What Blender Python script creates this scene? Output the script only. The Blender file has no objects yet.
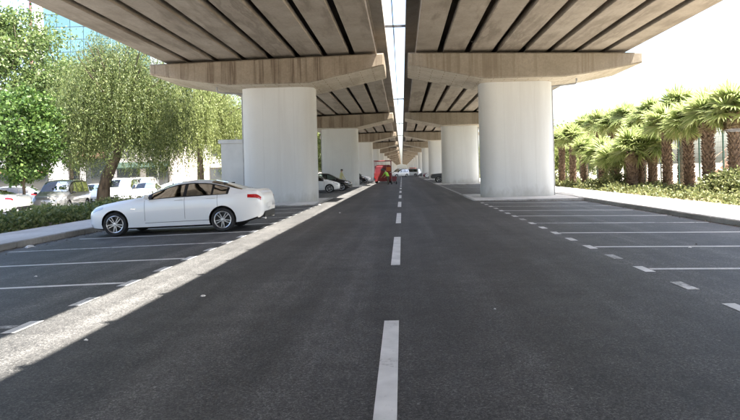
import bpy, bmesh, math, random
import numpy as np
from mathutils import Vector, Matrix
R = math.radians
random.seed(7); rng = np.random.default_rng(7)
SC = bpy.context.scene
COL = SC.collection

# ------------------------------------------------------------------ camera
CAMX, CAMH, F = 0.16, 1.55, 575.0
cam = bpy.data.cameras.new('camera'); camo = bpy.data.objects.new('camera', cam); COL.objects.link(camo)
cam.sensor_fit = 'HORIZONTAL'; cam.sensor_width = 36; cam.lens = 36 * F / 740
cam.shift_x = (370 - 402) / 740; cam.shift_y = -(210 - 170) / 740
cam.clip_start = 0.1; cam.clip_end = 3000
camo.location = (CAMX, 0, CAMH); camo.rotation_euler = (R(90), 0.025, 0)
SC.camera = camo

# ------------------------------------------------------------------ light
SUNV = Vector((0.392, -0.18, 1.0)).normalized()      # towards the sun
w = bpy.data.worlds.new('World'); SC.world = w; w.use_nodes = True
nt = w.node_tree; bgn = nt.nodes['Background']
sky = nt.nodes.new('ShaderNodeTexSky'); sky.sky_type = 'NISHITA'; sky.sun_disc = False
sky.sun_elevation = math.asin(SUNV.z); sky.sun_rotation = math.atan2(SUNV.x, SUNV.y)
sky.air_density = 1.0; sky.dust_density = 3.6; sky.ozone_density = 1.0
nt.links.new(sky.outputs[0], bgn.inputs[0]); bgn.inputs[1].default_value = 0.105
sun = bpy.data.lights.new('sun', 'SUN'); suno = bpy.data.objects.new('sun', sun); COL.objects.link(suno)
sun.energy = 5.0; sun.angle = R(0.53); sun.color = (1.0, 0.95, 0.87)
suno.rotation_euler = (-SUNV).to_track_quat('-Z', 'Y').to_euler(); suno.location = (20, -10, 60)
SC.view_settings.view_transform = 'Standard'; SC.view_settings.look = 'None'
SC.view_settings.gamma = 1.0; SC.view_settings.exposure = 2.72
try: SC.view_settings.use_curve_mapping = False
except Exception: pass
SC.render.engine = 'CYCLES'
SC.cycles.max_bounces = 10; SC.cycles.diffuse_bounces = 6; SC.cycles.glossy_bounces = 4
SC.cycles.transparent_max_bounces = 12; SC.cycles.use_denoising = True
SC.cycles.sample_clamp_indirect = 8

def px(x, y, Y):
    """world point at distance Y seen at photo pixel x, y"""
    u, v = x - 402, 170 - y
    U, V = u + .025 * v, v - .025 * u
    return Vector((CAMX + U * Y / F, Y, CAMH + V * Y / F))

# ------------------------------------------------------------------ helpers
def tag(o, label=None, cat=None, group=None, kind=None):
    if label: o['label'] = label
    if cat: o['category'] = cat
    if group: o['group'] = group
    if kind: o['kind'] = kind
    return o
def empty(name, loc=(0, 0, 0), rz=0, label=None, cat=None, group=None):
    o = bpy.data.objects.new(name, None); COL.objects.link(o)
    o.location = loc; o.rotation_euler = (0, 0, rz); o.empty_display_size = .2
    return tag(o, label, cat, group)
def link(name, me, parent=None, loc=None, rot=None):
    o = bpy.data.objects.new(name, me); COL.objects.link(o)
    if parent: o.parent = parent
    if loc is not None: o.location = loc
    if rot is not None: o.rotation_euler = rot
    return o
def copy_tree(o, parent=None):
    c = o.copy(); COL.objects.link(c); c.parent = parent
    for ch in [x for x in COL.objects if x.parent == o]: copy_tree(ch, c)
    return c

class MB:
    def __init__(s): s.v = []; s.f = []; s.mi = []; s.m = 0
    def add(s, vs, fs):
        b = len(s.v); s.v += [tuple(p) for p in vs]
        for f in fs: s.f.append(tuple(i + b for i in f)); s.mi.append(s.m)
        return s
    def box(s, x0, x1, y0, y1, z0, z1, M=None):
        vs = [Vector(p) for p in ((x0,y0,z0),(x1,y0,z0),(x1,y1,z0),(x0,y1,z0),(x0,y0,z1),(x1,y0,z1),(x1,y1,z1),(x0,y1,z1))]
        if M is not None: vs = [M @ p for p in vs]
        return s.add(vs, [(0,3,2,1),(4,5,6,7),(0,1,5,4),(1,2,6,5),(2,3,7,6),(3,0,4,7)])
    def cbox(s, x0, x1, y0, y1, z0, z1, b=.02):
        """box with chamfered top edges"""
        lo = [(x0,y0),(x1,y0),(x1,y1),(x0,y1)]; hi = [(x0+b,y0+b),(x1-b,y0+b),(x1-b,y1-b),(x0+b,y1-b)]
        vs = [(x,y,z0) for x,y in lo] + [(x,y,z1-b) for x,y in lo] + [(x,y,z1) for x,y in hi]
        fs = [(0,3,2,1),(8,9,10,11)]
        for k in range(4):
            n = (k+1) % 4; fs += [(k,n,4+n,4+k),(4+k,4+n,8+n,8+k)]
        return s.add(vs, fs)
    def prism(s, poly, a0, a1, axis='y'):
        """poly of 2-d points, extruded from a0 to a1 along axis"""
        n = len(poly)
        mk = {'y': lambda p, a: (p[0], a, p[1]), 'x': lambda p, a: (a, p[0], p[1]), 'z': lambda p, a: (p[0], p[1], a)}[axis]
        vs = [mk(p, a0) for p in poly] + [mk(p, a1) for p in poly]
        fs = [tuple(range(n)), tuple(range(2*n-1, n-1, -1))] + [(k, k+n, (k+1) % n + n, (k+1) % n) for k in range(n)]
        return s.add(vs, fs)
    def tube(s, pts, rad, n=8, cap=True):
        pts = [Vector(p) for p in pts]; rr = rad if hasattr(rad, '__len__') else [rad]*len(pts)
        vs = []; fs = []; up = Vector((.13, .21, .97))
        for i, p in enumerate(pts):
            d = (pts[min(i+1, len(pts)-1)] - pts[max(i-1, 0)]).normalized()
            a = d.cross(up)
            if a.length < .1: a = d.cross(Vector((1, 0, .2)))
            a.normalize(); b = d.cross(a)
            vs += [p + (a*math.cos(2*math.pi*k/n) + b*math.sin(2*math.pi*k/n))*rr[i] for k in range(n)]
        for i in range(len(pts)-1):
            for k in range(n): fs.append((i*n+k, i*n+(k+1) % n, (i+1)*n+(k+1) % n, (i+1)*n+k))
        if cap: fs += [tuple(range(n-1, -1, -1)), tuple(range((len(pts)-1)*n, len(pts)*n))]
        return s.add(vs, fs)
    def lathe(s, prof, n=24, axis='z', c=(0, 0, 0)):
        """prof: list of (r, h)"""
        vs = []; fs = []; c = Vector(c)
        for r, h in prof:
            for k in range(n):
                a = 2*math.pi*k/n; x, y = r*math.cos(a), r*math.sin(a)
                vs.append(c + Vector((x, y, h) if axis == 'z' else ((x, h, y) if axis == 'y' else (h, x, y))))
        for i in range(len(prof)-1):
            for k in range(n): fs.append((i*n+k, i*n+(k+1) % n, (i+1)*n+(k+1) % n, (i+1)*n+k))
        return s.add(vs, fs)
    def mesh(s, name, mats, smooth=False, sharp=35, fix=True):
        me = bpy.data.meshes.new(name); me.from_pydata(s.v, [], s.f)
        for m in (mats if isinstance(mats, (list, tuple)) else [mats]): me.materials.append(m)
        me.polygons.foreach_set('material_index', s.mi)
        if fix:
            bm = bmesh.new(); bm.from_mesh(me); bmesh.ops.recalc_face_normals(bm, faces=bm.faces); bm.to_mesh(me); bm.free()
        if smooth:
            me.polygons.foreach_set('use_smooth', [True]*len(me.polygons)); me.set_sharp_from_angle(angle=R(sharp))
        me.update(); return me
    def build(s, name, mats, parent=None, smooth=False, **k):
        return link(name, s.mesh(name, mats, smooth, **k), parent)

def quads_mesh(name, P, mat):
    """P: (n,4,3) array of quads"""
    n = len(P); me = bpy.data.meshes.new(name)
    me.vertices.add(n*4); me.vertices.foreach_set('co', np.ascontiguousarray(P, dtype=np.float32).ravel())
    me.loops.add(n*4); me.loops.foreach_set('vertex_index', np.arange(n*4, dtype=np.int32))
    me.polygons.add(n); me.polygons.foreach_set('loop_start', np.arange(0, n*4, 4, dtype=np.int32))
    me.materials.append(mat); me.update(calc_edges=True); return me

# ------------------------------------------------------------------ materials
def newmat(name):
    m = bpy.data.materials.new(name); m.use_nodes = True
    return m, m.node_tree.nodes, m.node_tree.links, m.node_tree.nodes['Principled BSDF']
def N(nodes, t, **k):
    n = nodes.new(t)
    for a, v in k.items(): setattr(n, a, v)
    return n
def vec(nodes, links, coord='Object', scale=(1, 1, 1)):
    if coord == 'World':
        g = N(nodes, 'ShaderNodeNewGeometry'); o = g.outputs['Position']
    else:
        g = N(nodes, 'ShaderNodeTexCoord'); o = g.outputs[coord]
    mp = N(nodes, 'ShaderNodeMapping'); mp.inputs['Scale'].default_value = scale
    links.new(o, mp.inputs['Vector']); return mp.outputs[0]
def noise(nodes, links, v, scale, detail=4, rough=.55):
    n = N(nodes, 'ShaderNodeTexNoise'); n.inputs['Scale'].default_value = scale; n.inputs['Detail'].default_value = detail
    n.inputs['Roughness'].default_value = rough; links.new(v, n.inputs['Vector']); return n.outputs['Fac']
def ramp(nodes, links, fac, stops):
    r = N(nodes, 'ShaderNodeValToRGB'); e = r.color_ramp.elements
    while len(e) < len(stops): e.new(.5)
    for k, (p, c) in enumerate(stops):
        e[k].position = p; e[k].color = (c, c, c, 1) if not hasattr(c, '__len__') else (*c[:3], 1)
    links.new(fac, r.inputs[0]); return r.outputs[0]
def mixc(nodes, links, fac, a, b, mode='MIX'):
    m = N(nodes, 'ShaderNodeMix', data_type='RGBA', blend_type=mode)
    for sock, val in ((m.inputs[0], fac), (m.inputs[6], a), (m.inputs[7], b)):
        if hasattr(val, 'node'): links.new(val, sock)
        else: sock.default_value = val if not hasattr(val, '__len__') else (*val[:3], 1)
    return m.outputs[2]
def bump(nodes, links, bs, h, strength, dist=.01):
    b = N(nodes, 'ShaderNodeBump'); b.inputs['Strength'].default_value = strength; b.inputs['Distance'].default_value = dist
    links.new(h, b.inputs['Height']); links.new(b.outputs[0], bs.inputs['Normal'])

def basic(name, c1, c2=None, scale=4, rough=.7, bmp=0, coord='Object', stretch=(1, 1, 1), metal=0, coat=0, detail=5, lo=.35, hi=.65, spec=.5):
    m, n, l, b = newmat(name)
    b.inputs['Roughness'].default_value = rough; b.inputs['Metallic'].default_value = metal
    b.inputs['Coat Weight'].default_value = coat; b.inputs['Specular IOR Level'].default_value = spec
    if c2 is None: b.inputs['Base Color'].default_value = (*c1, 1)
    else:
        f = noise(n, l, vec(n, l, coord, stretch), scale, detail)
        l.new(ramp(n, l, f, [(lo, c1), (hi, c2)]), b.inputs['Base Color'])
    if bmp:
        f2 = noise(n, l, vec(n, l, coord, stretch), scale*6, 3); bump(n, l, b, f2, bmp, .01)
    return m

def asphalt_nodes(n, l, base=(.051, .050, .0485)):
    v = vec(n, l, 'World')
    f1 = noise(n, l, v, 85, 3, .75); f2 = noise(n, l, v, 38, 4, .8)
    fm = N(n, 'ShaderNodeMath', operation='MULTIPLY_ADD'); l.new(f1, fm.inputs[0]); fm.inputs[1].default_value = .55
    fs = N(n, 'ShaderNodeMath', operation='MULTIPLY'); l.new(f2, fs.inputs[0]); fs.inputs[1].default_value = .45; l.new(fs.outputs[0], fm.inputs[2])
    fine = fm.outputs[0]
    c = ramp(n, l, fine, [(.40, [k*.30 for k in base]), (.5, [k*.95 for k in base]), (.60, [k*2.3 for k in base])])
    vor = N(n, 'ShaderNodeTexVoronoi'); vor.inputs['Scale'].default_value = 26; l.new(v, vor.inputs['Vector'])
    rnd = ramp(n, l, vor.outputs['Color'], [(.90, 0), (.97, .8)])
    near = ramp(n, l, vor.outputs['Distance'], [(.20, 1), (.34, 0)])
    spk = N(n, 'ShaderNodeMath', operation='MULTIPLY'); l.new(rnd, spk.inputs[0]); l.new(near, spk.inputs[1])
    c = mixc(n, l, spk.outputs[0], c, (.22, .22, .21))
    v2 = N(n, 'ShaderNodeTexVoronoi'); v2.inputs['Scale'].default_value = 62; l.new(v, v2.inputs['Vector'])
    c = mixc(n, l, 1.0, c, ramp(n, l, v2.outputs['Color'], [(.05, .5), (.5, .94), (.95, 1.6)]), 'MULTIPLY')
    big = ramp(n, l, noise(n, l, v, .35, 5, .6), [(.3, .70), (.7, 1.32)])
    c = mixc(n, l, 1.0, c, big, 'MULTIPLY')
    mid = ramp(n, l, noise(n, l, v, 2.8, 6, .7), [(.32, .80), (.68, 1.22)])
    c = mixc(n, l, 1.0, c, mid, 'MULTIPLY')
    st = ramp(n, l, noise(n, l, vec(n, l, 'World', (1.1, .035, 1)), 1.3, 4, .6), [(.36, .78), (.50, 1.0), (.58, 1.25), (.66, 1.65)])
    c = mixc(n, l, 1.0, c, st, 'MULTIPLY')
    dust = ramp(n, l, noise(n, l, vec(n, l, 'World', (.55, .12, 1)), 1.0, 6, .7), [(.54, 0), (.76, .5)])
    c = mixc(n, l, dust, c, (.12, .116, .11))
    oil = ramp(n, l, noise(n, l, vec(n, l, 'World', (1, .8, 1)), 1.15, 3, .5), [(.24, .7), (.31, 0)])
    c = mixc(n, l, oil, c, (.018, .018, .018))
    # hairline cracks
    cv = N(n, 'ShaderNodeTexVoronoi', feature='DISTANCE_TO_EDGE'); cv.inputs['Scale'].default_value = .22
    wob = N(n, 'ShaderNodeMix', data_type='VECTOR'); wob.inputs[0].default_value = .25
    nz = N(n, 'ShaderNodeTexNoise'); nz.inputs['Scale'].default_value = 1.6; nz.inputs['Detail'].default_value = 6
    l.new(v, nz.inputs['Vector']); l.new(v, wob.inputs[4]); l.new(nz.outputs['Color'], wob.inputs[5])
    sc = N(n, 'ShaderNodeMapping'); sc.inputs['Scale'].default_value = (1.3, .55, 1); l.new(wob.outputs[1], sc.inputs[0]); l.new(sc.outputs[0], cv.inputs['Vector'])
    crk = ramp(n, l, cv.outputs['Distance'], [(.0, .25), (.002, 0)])
    c = mixc(n, l, crk, c, (.018, .018, .02))
    return c, fine
def asphalt(name, base):
    m, n, l, b = newmat(name)
    c, fine = asphalt_nodes(n, l, base)
    l.new(c, b.inputs['Base Color']); b.inputs['Roughness'].default_value = .62; b.inputs['Specular IOR Level'].default_value = .38
    bump(n, l, b, fine, .8, .006); return m
def paintmat(name, wear=.37):
    m, n, l, b = newmat(name)
    c, fine = asphalt_nodes(n, l)
    v = vec(n, l, 'World')
    a1 = noise(n, l, v, 11, 8, .8); a2 = noise(n, l, v, .9, 3)
    am = N(n, 'ShaderNodeMix', data_type='FLOAT'); am.inputs[0].default_value = .38; l.new(a1, am.inputs[2]); l.new(a2, am.inputs[3]); a = am.outputs[0]
    msk = ramp(n, l, a, [(wear-.05, .15), (wear+.07, 1)])
    tint = ramp(n, l, noise(n, l, v, 2.5, 4), [(.3, (.50, .50, .49)), (.7, (.74, .74, .72))])
    l.new(mixc(n, l, msk, c, tint), b.inputs['Base Color']); b.inputs['Roughness'].default_value = .6
    bump(n, l, b, fine, .4, .004); return m
def concrete(name, c1, c2, stain=None, vertical=False, bmp=.25, pits=True, streakx=1.6, grain=.11):
    m, n, l, b = newmat(name)
    v = vec(n, l, 'World')
    c = ramp(n, l, noise(n, l, v, .9, 7, .62), [(.3, c1), (.7, c2)])
    mo = ramp(n, l, noise(n, l, v, 11, 4, .6), [(.3, 1 - grain), (.7, 1 + grain)])
    c = mixc(n, l, 1.0, c, mo, 'MULTIPLY')
    if stain:
        vs = vec(n, l, 'World', (streakx, streakx, .05) if vertical else (.5, .09, .5))
        s = ramp(n, l, noise(n, l, vs, 1.5, 5, .65), [(.50, 0), (.60, .8), (.64, .15), (.72, .6)])
        c = mixc(n, l, s, c, stain)
    if name == 'girder_concrete':
        ef = ramp(n, l, noise(n, l, vec(n, l, 'World', (1.6, .35, 1)), .8, 6, .7), [(.66, 0), (.74, .55)])
        c = mixc(n, l, ef, c, (.46, .43, .38))
    if pits:
        vo = N(n, 'ShaderNodeTexVoronoi'); vo.inputs['Scale'].default_value = 5; l.new(v, vo.inputs['Vector'])
        pit = ramp(n, l, vo.outputs['Distance'], [(.05, .55), (.09, 0)])
        c = mixc(n, l, pit, c, [k*.45 for k in c1])
    l.new(c, b.inputs['Base Color']); b.inputs['Roughness'].default_value = .85; b.inputs['Specular IOR Level'].default_value = .3
    bump(n, l, b, noise(n, l, v, 18, 5, .6), bmp, .008); return m
def leafmat(name, c1, c2, c3, trans=.35, rough=.5):
    m, n, l, b = newmat(name)
    g = N(n, 'ShaderNodeNewGeometry')
    c = ramp(n, l, g.outputs['Random Per Island'], [(.05, c1), (.5, c2), (.95, c3)])
    b.inputs['Roughness'].default_value = rough; l.new(c, b.inputs['Base Color']); b.inputs['Specular IOR Level'].default_value = .35
    t = N(n, 'ShaderNodeBsdfTranslucent'); l.new(c, t.inputs['Color'])
    mx = N(n, 'ShaderNodeMixShader'); mx.inputs[0].default_value = trans
    l.new(b.outputs[0], mx.inputs[1]); l.new(t.outputs[0], mx.inputs[2]); l.new(mx.outputs[0], n['Material Output'].inputs[0]); return m

M = {}
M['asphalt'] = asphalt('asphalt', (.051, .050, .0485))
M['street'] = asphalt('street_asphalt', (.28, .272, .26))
M['paint'] = paintmat('line_paint'); M['paint2'] = paintmat('worn_line_paint', .46)
M['soffit'] = concrete('girder_concrete', (.225, .192, .152), (.31, .272, .222), (.155, .128, .098), False, .15)
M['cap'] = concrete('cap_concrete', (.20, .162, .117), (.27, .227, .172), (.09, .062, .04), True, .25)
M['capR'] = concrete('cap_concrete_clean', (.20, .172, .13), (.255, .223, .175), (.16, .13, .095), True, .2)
M['capsoffit_bounce'] = concrete('cap_soffit_bounce_concrete', (.46, .405, .315), (.56, .50, .40), (.40, .34, .26), False, .15)  # cap concrete painted paler, with light bounced up from the ground in its colour
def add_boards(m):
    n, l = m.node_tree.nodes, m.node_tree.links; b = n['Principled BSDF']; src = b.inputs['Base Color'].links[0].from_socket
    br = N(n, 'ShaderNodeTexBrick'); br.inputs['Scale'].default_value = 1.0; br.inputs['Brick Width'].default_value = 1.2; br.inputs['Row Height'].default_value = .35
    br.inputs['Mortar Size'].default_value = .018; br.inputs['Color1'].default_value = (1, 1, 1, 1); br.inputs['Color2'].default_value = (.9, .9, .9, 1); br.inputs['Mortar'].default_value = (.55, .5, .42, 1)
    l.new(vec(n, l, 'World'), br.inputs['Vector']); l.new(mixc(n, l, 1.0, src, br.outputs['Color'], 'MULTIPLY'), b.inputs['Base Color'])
add_boards(M['capsoffit_bounce'])
M['column'] = concrete('column_paint', (.53, .535, .515), (.56, .565, .545), (.51, .51, .49), True, .015, False, .7, .012)
def add_splash(m):
    n, l = m.node_tree.nodes, m.node_tree.links; b = n['Principled BSDF']; src = b.inputs['Base Color'].links[0].from_socket
    g = N(n, 'ShaderNodeNewGeometry'); sp = N(n, 'ShaderNodeSeparateXYZ'); l.new(g.outputs['Position'], sp.inputs[0])
    nz = noise(n, l, vec(n, l, 'World', (1.4, 1.4, .6)), 1.8, 6, .7)
    ad = N(n, 'ShaderNodeMath', operation='MULTIPLY_ADD'); l.new(nz, ad.inputs[0]); ad.inputs[1].default_value = -1.6; l.new(sp.outputs['Z'], ad.inputs[2])
    k = ramp(n, l, ad.outputs[0], [(.0, .0), (1, 1)]); 
    mr = N(n, 'ShaderNodeMapRange'); l.new(ad.outputs[0], mr.inputs[0]); mr.inputs[1].default_value = -.75; mr.inputs[2].default_value = -.25; mr.inputs[3].default_value = .5; mr.inputs[4].default_value = 0
    l.new(mixc(n, l, mr.outputs[0], src, (.30, .28, .24)), b.inputs['Base Color'])
add_splash(M['column'])
M['joint'] = basic('form_joint', (.45, .45, .43), (.49, .49, .47), 3, .9)
M['slab'] = concrete('slab_concrete', (.24, .21, .175), (.34, .31, .265), None, False, .2)
M['kerb'] = concrete('kerb_concrete', (.27, .265, .25), (.40, .39, .37), (.19, .18, .165), False, .3)
M['walk'] = concrete('pavement_concrete', (.52, .515, .50), (.62, .61, .59), (.44, .43, .41), False, .2)
M['dark'] = basic('dark_rubber', (.012, .012, .013), (.022, .022, .022), 6, .8)
M['bearing'] = basic('bearing_rubber', (.03, .028, .025), (.05, .045, .04), 8, .9)
M['pipe'] = basic('pipe_grey', (.22, .22, .215), (.32, .32, .31), 3, .5)
M['steel'] = basic('galvanised_steel', (.33, .34, .35), (.45, .46, .47), 5, .45, metal=.6)
M['darksteel'] = basic('dark_steel', (.05, .045, .04), (.09, .08, .07), 6, .6, metal=.3)
M['soil'] = basic('dry_soil', (.15, .11, .07), (.30, .24, .17), 3, .95, .5, 'World')
M['sand'] = basic('pale_ground', (.30, .26, .20), (.44, .39, .31), .4, .95, .3, 'World')
M['bark'] = basic('bark', (.045, .032, .022), (.12, .09, .062), 5, .9, .8, stretch=(1, 1, .25))
M['palmbark'] = basic('palm_bark', (.085, .055, .036), (.24, .165, .115), 7, .95, .8)
M['leaf_dark'] = leafmat('leaf_tall_tree', (.045, .080, .02), (.09, .137, .037), (.175, .22, .078), .38)
M['leaf_lime'] = leafmat('leaf_maple', (.026, .060, .012), (.058, .115, .022), (.13, .20, .048), .36)
M['leaf_pepper'] = leafmat('leaf_pepper', (.044, .070, .018), (.092, .124, .036), (.185, .212, .076), .38)
M['leaf_pale'] = leafmat('leaf_pale', (.10, .13, .034), (.18, .215, .064), (.28, .305, .12), .46)
M['leaf_hedge'] = leafmat('leaf_hedge', (.06, .095, .027), (.13, .17, .055), (.25, .27, .10), .42)
M['leaf_cover'] = leafmat('leaf_cover', (.075, .095, .032), (.13, .15, .052), (.21, .21, .09), .36)
M['frond'] = leafmat('palm_frond', (.22, .28, .09), (.31, .36, .145), (.41, .43, .21), .6)
M['frond_dry'] = leafmat('dry_frond', (.20, .15, .08), (.28, .21, .12), (.34, .28, .17), .2)
M['white_paint'] = basic('white_car_paint', (.82, .83, .83), None, rough=.28, coat=1)
M['silver_paint'] = basic('silver_car_paint', (.20, .20, .20), None, rough=.3, coat=1, metal=.4)
M['grey_paint'] = basic('grey_car_paint', (.22, .24, .26), None, rough=.3, coat=1, metal=.5)
M['black_paint'] = basic('black_car_paint', (.014, .015, .017), None, rough=.25, coat=1)
M['red_paint'] = basic('red_truck_paint', (.13, .010, .012), (.19, .018, .018), 3, .5)
M['maroon'] = basic('maroon_paint', (.16, .02, .03), None, rough=.5)
def two_sided(m, inner=(.012, .012, .012)):
    n, l = m.node_tree.nodes, m.node_tree.links; b = n['Principled BSDF']; g = N(n, 'ShaderNodeNewGeometry'); d = N(n, 'ShaderNodeBsdfDiffuse'); d.inputs[0].default_value = (*inner, 1)
    mx = N(n, 'ShaderNodeMixShader'); l.new(g.outputs['Backfacing'], mx.inputs[0]); l.new(b.outputs[0], mx.inputs[1]); l.new(d.outputs[0], mx.inputs[2]); l.new(mx.outputs[0], n['Material Output'].inputs[0])
for k in ('white_paint', 'silver_paint', 'grey_paint', 'black_paint', 'maroon'):
    if k in M: two_sided(M[k])
def glassmat(name, tint, amount):
    m, n, l, b = newmat(name); t = N(n, 'ShaderNodeBsdfTransparent'); t.inputs[0].default_value = (*tint, 1)
    g = N(n, 'ShaderNodeBsdfGlossy'); g.inputs['Roughness'].default_value = .02; g.inputs[0].default_value = (.9, .9, .9, 1)
    f = N(n, 'ShaderNodeFresnel'); f.inputs[0].default_value = 1.5; a = N(n, 'ShaderNodeMath', operation='ADD'); l.new(f.outputs[0], a.inputs[0]); a.inputs[1].default_value = amount
    mx = N(n, 'ShaderNodeMixShader'); l.new(a.outputs[0], mx.inputs[0]); l.new(t.outputs[0], mx.inputs[1]); l.new(g.outputs[0], mx.inputs[2]); l.new(mx.outputs[0], n['Material Output'].inputs[0]); return m
M['glass'] = glassmat('car_glass', (.36, .42, .39), .05)
M['seat'] = basic('seat_fabric', (.03, .03, .032), (.05, .05, .05), 6, .9)
M['dglass'] = basic('dark_glass', (.03, .037, .035), None, rough=.03, spec=.9)
M['trim'] = basic('black_trim', (.012, .012, .013), None, rough=.35)
M['alloy'] = basic('alloy', (.62, .62, .63), None, rough=.28, metal=.85)
M['chrome'] = basic('chrome', (.7, .7, .7), None, rough=.12, metal=1)
M['tyre'] = basic('tyre_rubber', (.016, .016, .017), (.026, .026, .026), 9, .85)
M['lamp_red'] = basic('tail_lamp', (.42, .008, .012), None, rough=.12, coat=1)
M['lamp_clear'] = basic('head_lamp', (.45, .47, .5), None, rough=.08, coat=1, metal=.4)
M['plate'] = basic('number_plate', (.7, .7, .68), None, rough=.4)
M['cabin'] = basic('cabin_grey', (.50, .51, .50), (.57, .58, .57), 1.2, .6)
M['fence_green'] = basic('fence_green', (.02, .052, .036), None, rough=.5)

def gz(x): return -.02 * min(max(0, abs(x) - 3.7), 5.5)

# ================================================================== SETTING
KR, KL = 8.70, -9.25            # road-side faces of the kerbs
Y0, Y1 = -110.0, 560.0
mb = MB(); mb.add([(-900, -300, -.46), (900, -300, -.46), (900, 1600, -.46), (-900, 1600, -.46)], [(0, 1, 2, 3)])
tag(mb.build('ground', M['sand'], fix=False), 'pale dry ground all around the viaduct', None, kind='structure')
# the road under the viaduct, with its crown
mb = MB(); xs = [KL - .1, -3.7, 0, 3.7, KR + .1]
vs = [(x, y, gz(x)) for y in (Y0, Y1) for x in xs]
mb.add(vs, [(k, k+1, k+6, k+5) for k in range(4)])
road = tag(mb.build('road', M['asphalt'], fix=False), 'dark asphalt road and parking bays under the viaduct', None, kind='structure')
def strip(name, x0, x1, y0, y1, mat, dz=.004, skew=0):
    mb = MB(); pts = sorted({x0, x1} | {b for b in (-3.7, 3.7) if x0 < b < x1})
    vs = [(x, y0 + skew*(x-x0), gz(x)+dz) for x in pts] + [(x, y1 + skew*(x-x0), gz(x)+dz) for x in pts]; n = len(pts)
    mb.add(vs, [(k, k+1, n+k+1, n+k) for k in range(n-1)])
    return mb.build(name, mat, road, fix=False)
# centre line dashes
for k in range(-1, 26):
    a = 2.0 + 7.35*k + .03*k; e = a + 3.92
    strip('centre_dash', -.06 - .0, .09, a, e, M['paint'])
PIER0, SPAN, NP, NB = 30.4, 29.4, 17, 4
piersY = [PIER0 + SPAN*k for k in range(-NB, NP)]
def in_island(y, m=3.0): return any(abs(y - p) < m for p in piersY)
RX, LX = 3.69, -3.87
for k in range(-2, 60):
    y = 6.05 + 2.43*k
    for d in (0, 1.215):
        if not in_island(y + d, 3.75): strip('bay_edge_dash', RX - .075, RX + .075, y + d - .24, y + d + .24, M['paint2'] if d else M['paint'])
    if not in_island(y, 3.6): strip('bay_line', RX + .09, KR - .16 - random.random()*.3, y - .06, y + .06, M['paint2'] if k % 3 == 1 else M['paint'], skew=random.uniform(-.006, .006))
for k in range(-2, 60):
    y = 6.05 + 2.36*k
    for d in (0, 1.18):
        if not in_island(y + d, 3.75): strip('bay_edge_dash', LX - .075, LX + .075, y + d - .24, y + d + .24, M['paint2'] if d else M['paint'])
    if not in_island(y, 3.6): strip('bay_line', KL + .2 + random.random()*.5, LX - .09, y - .06, y + .06, M['paint'] if k % 3 else M['paint2'], skew=random.uniform(-.006, .006))

# pavements with kerb stones
def pavement(name, x0, x1, ztop, label):
    mb = MB(); mb.box(x0, x1, Y0, Y1, -.45, ztop)
    return tag(mb.build(name, M['walk']), label, None, kind='structure')
PV = .03
pr = pavement('pavement', KR + .15, 11.7, PV, 'sunlit pale concrete pavement in front of the palms')
pl = pavement('pavement', -11.3, KL - .15, PV, 'shaded grey concrete pavement beside the hedge')
kst = [MB().cbox(0, .148, 0, L, -.35, 0, .018).mesh('kerb_stone', M['kerb']) for L in (.988, .982, .985)]
for par, xx in ((pr, KR), (pl, KL - .148)):
    for k in range(95):
        y = -4 + k*1.0
        link('kerb_stone', kst[k % 3], par, (xx + random.uniform(-.006, .006), y, PV + .012 + random.uniform(-.006, .006)))
    mb = MB(); mb.cbox(xx, xx + .148, 91, Y1, -.35, PV + .01, .018); mb.cbox(xx, xx+.148, Y0, -4, -.35, PV + .01, .018); tag(mb.build('kerb', M['kerb'], par), kind='stuff')

# left street, beds, right ground
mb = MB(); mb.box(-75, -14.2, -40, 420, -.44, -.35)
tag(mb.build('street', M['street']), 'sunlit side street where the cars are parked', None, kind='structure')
mb = MB(); mb.box(-14.1, -11.302, Y0, 400, -.44, -.03)
tag(mb.build('planting_bed', M['soil']), 'soil bed under the low hedge', None, kind='structure')
mb = MB(); mb.box(11.702, 17.4, Y0, 400, -.44, -.02)
tag(mb.build('planting_bed', M['soil']), 'dry soil bed along the palms', None, kind='structure')
mb = MB(); mb.box(17.402, 160, Y0, 420, -.44, -.06)
tag(mb.build('open_ground', M['sand']), 'bright sandy ground behind the green fence', None, kind='structure')

# ================================================================== VIADUCT
ORD = ['nearest', 'second', 'third', 'fourth', 'fifth', 'sixth', 'seventh', 'eighth', 'ninth', 'tenth', 'eleventh', 'twelfth', 'thirteenth', 'fourteenth', 'fifteenth', 'sixteenth', 'seventeenth']
CF = .024
def captop(ax): return 7.33 - CF*(ax - .6)
GW, GP, G0 = 1.07, 1.365, 1.0
GH, BR = 1.02, .15
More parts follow.
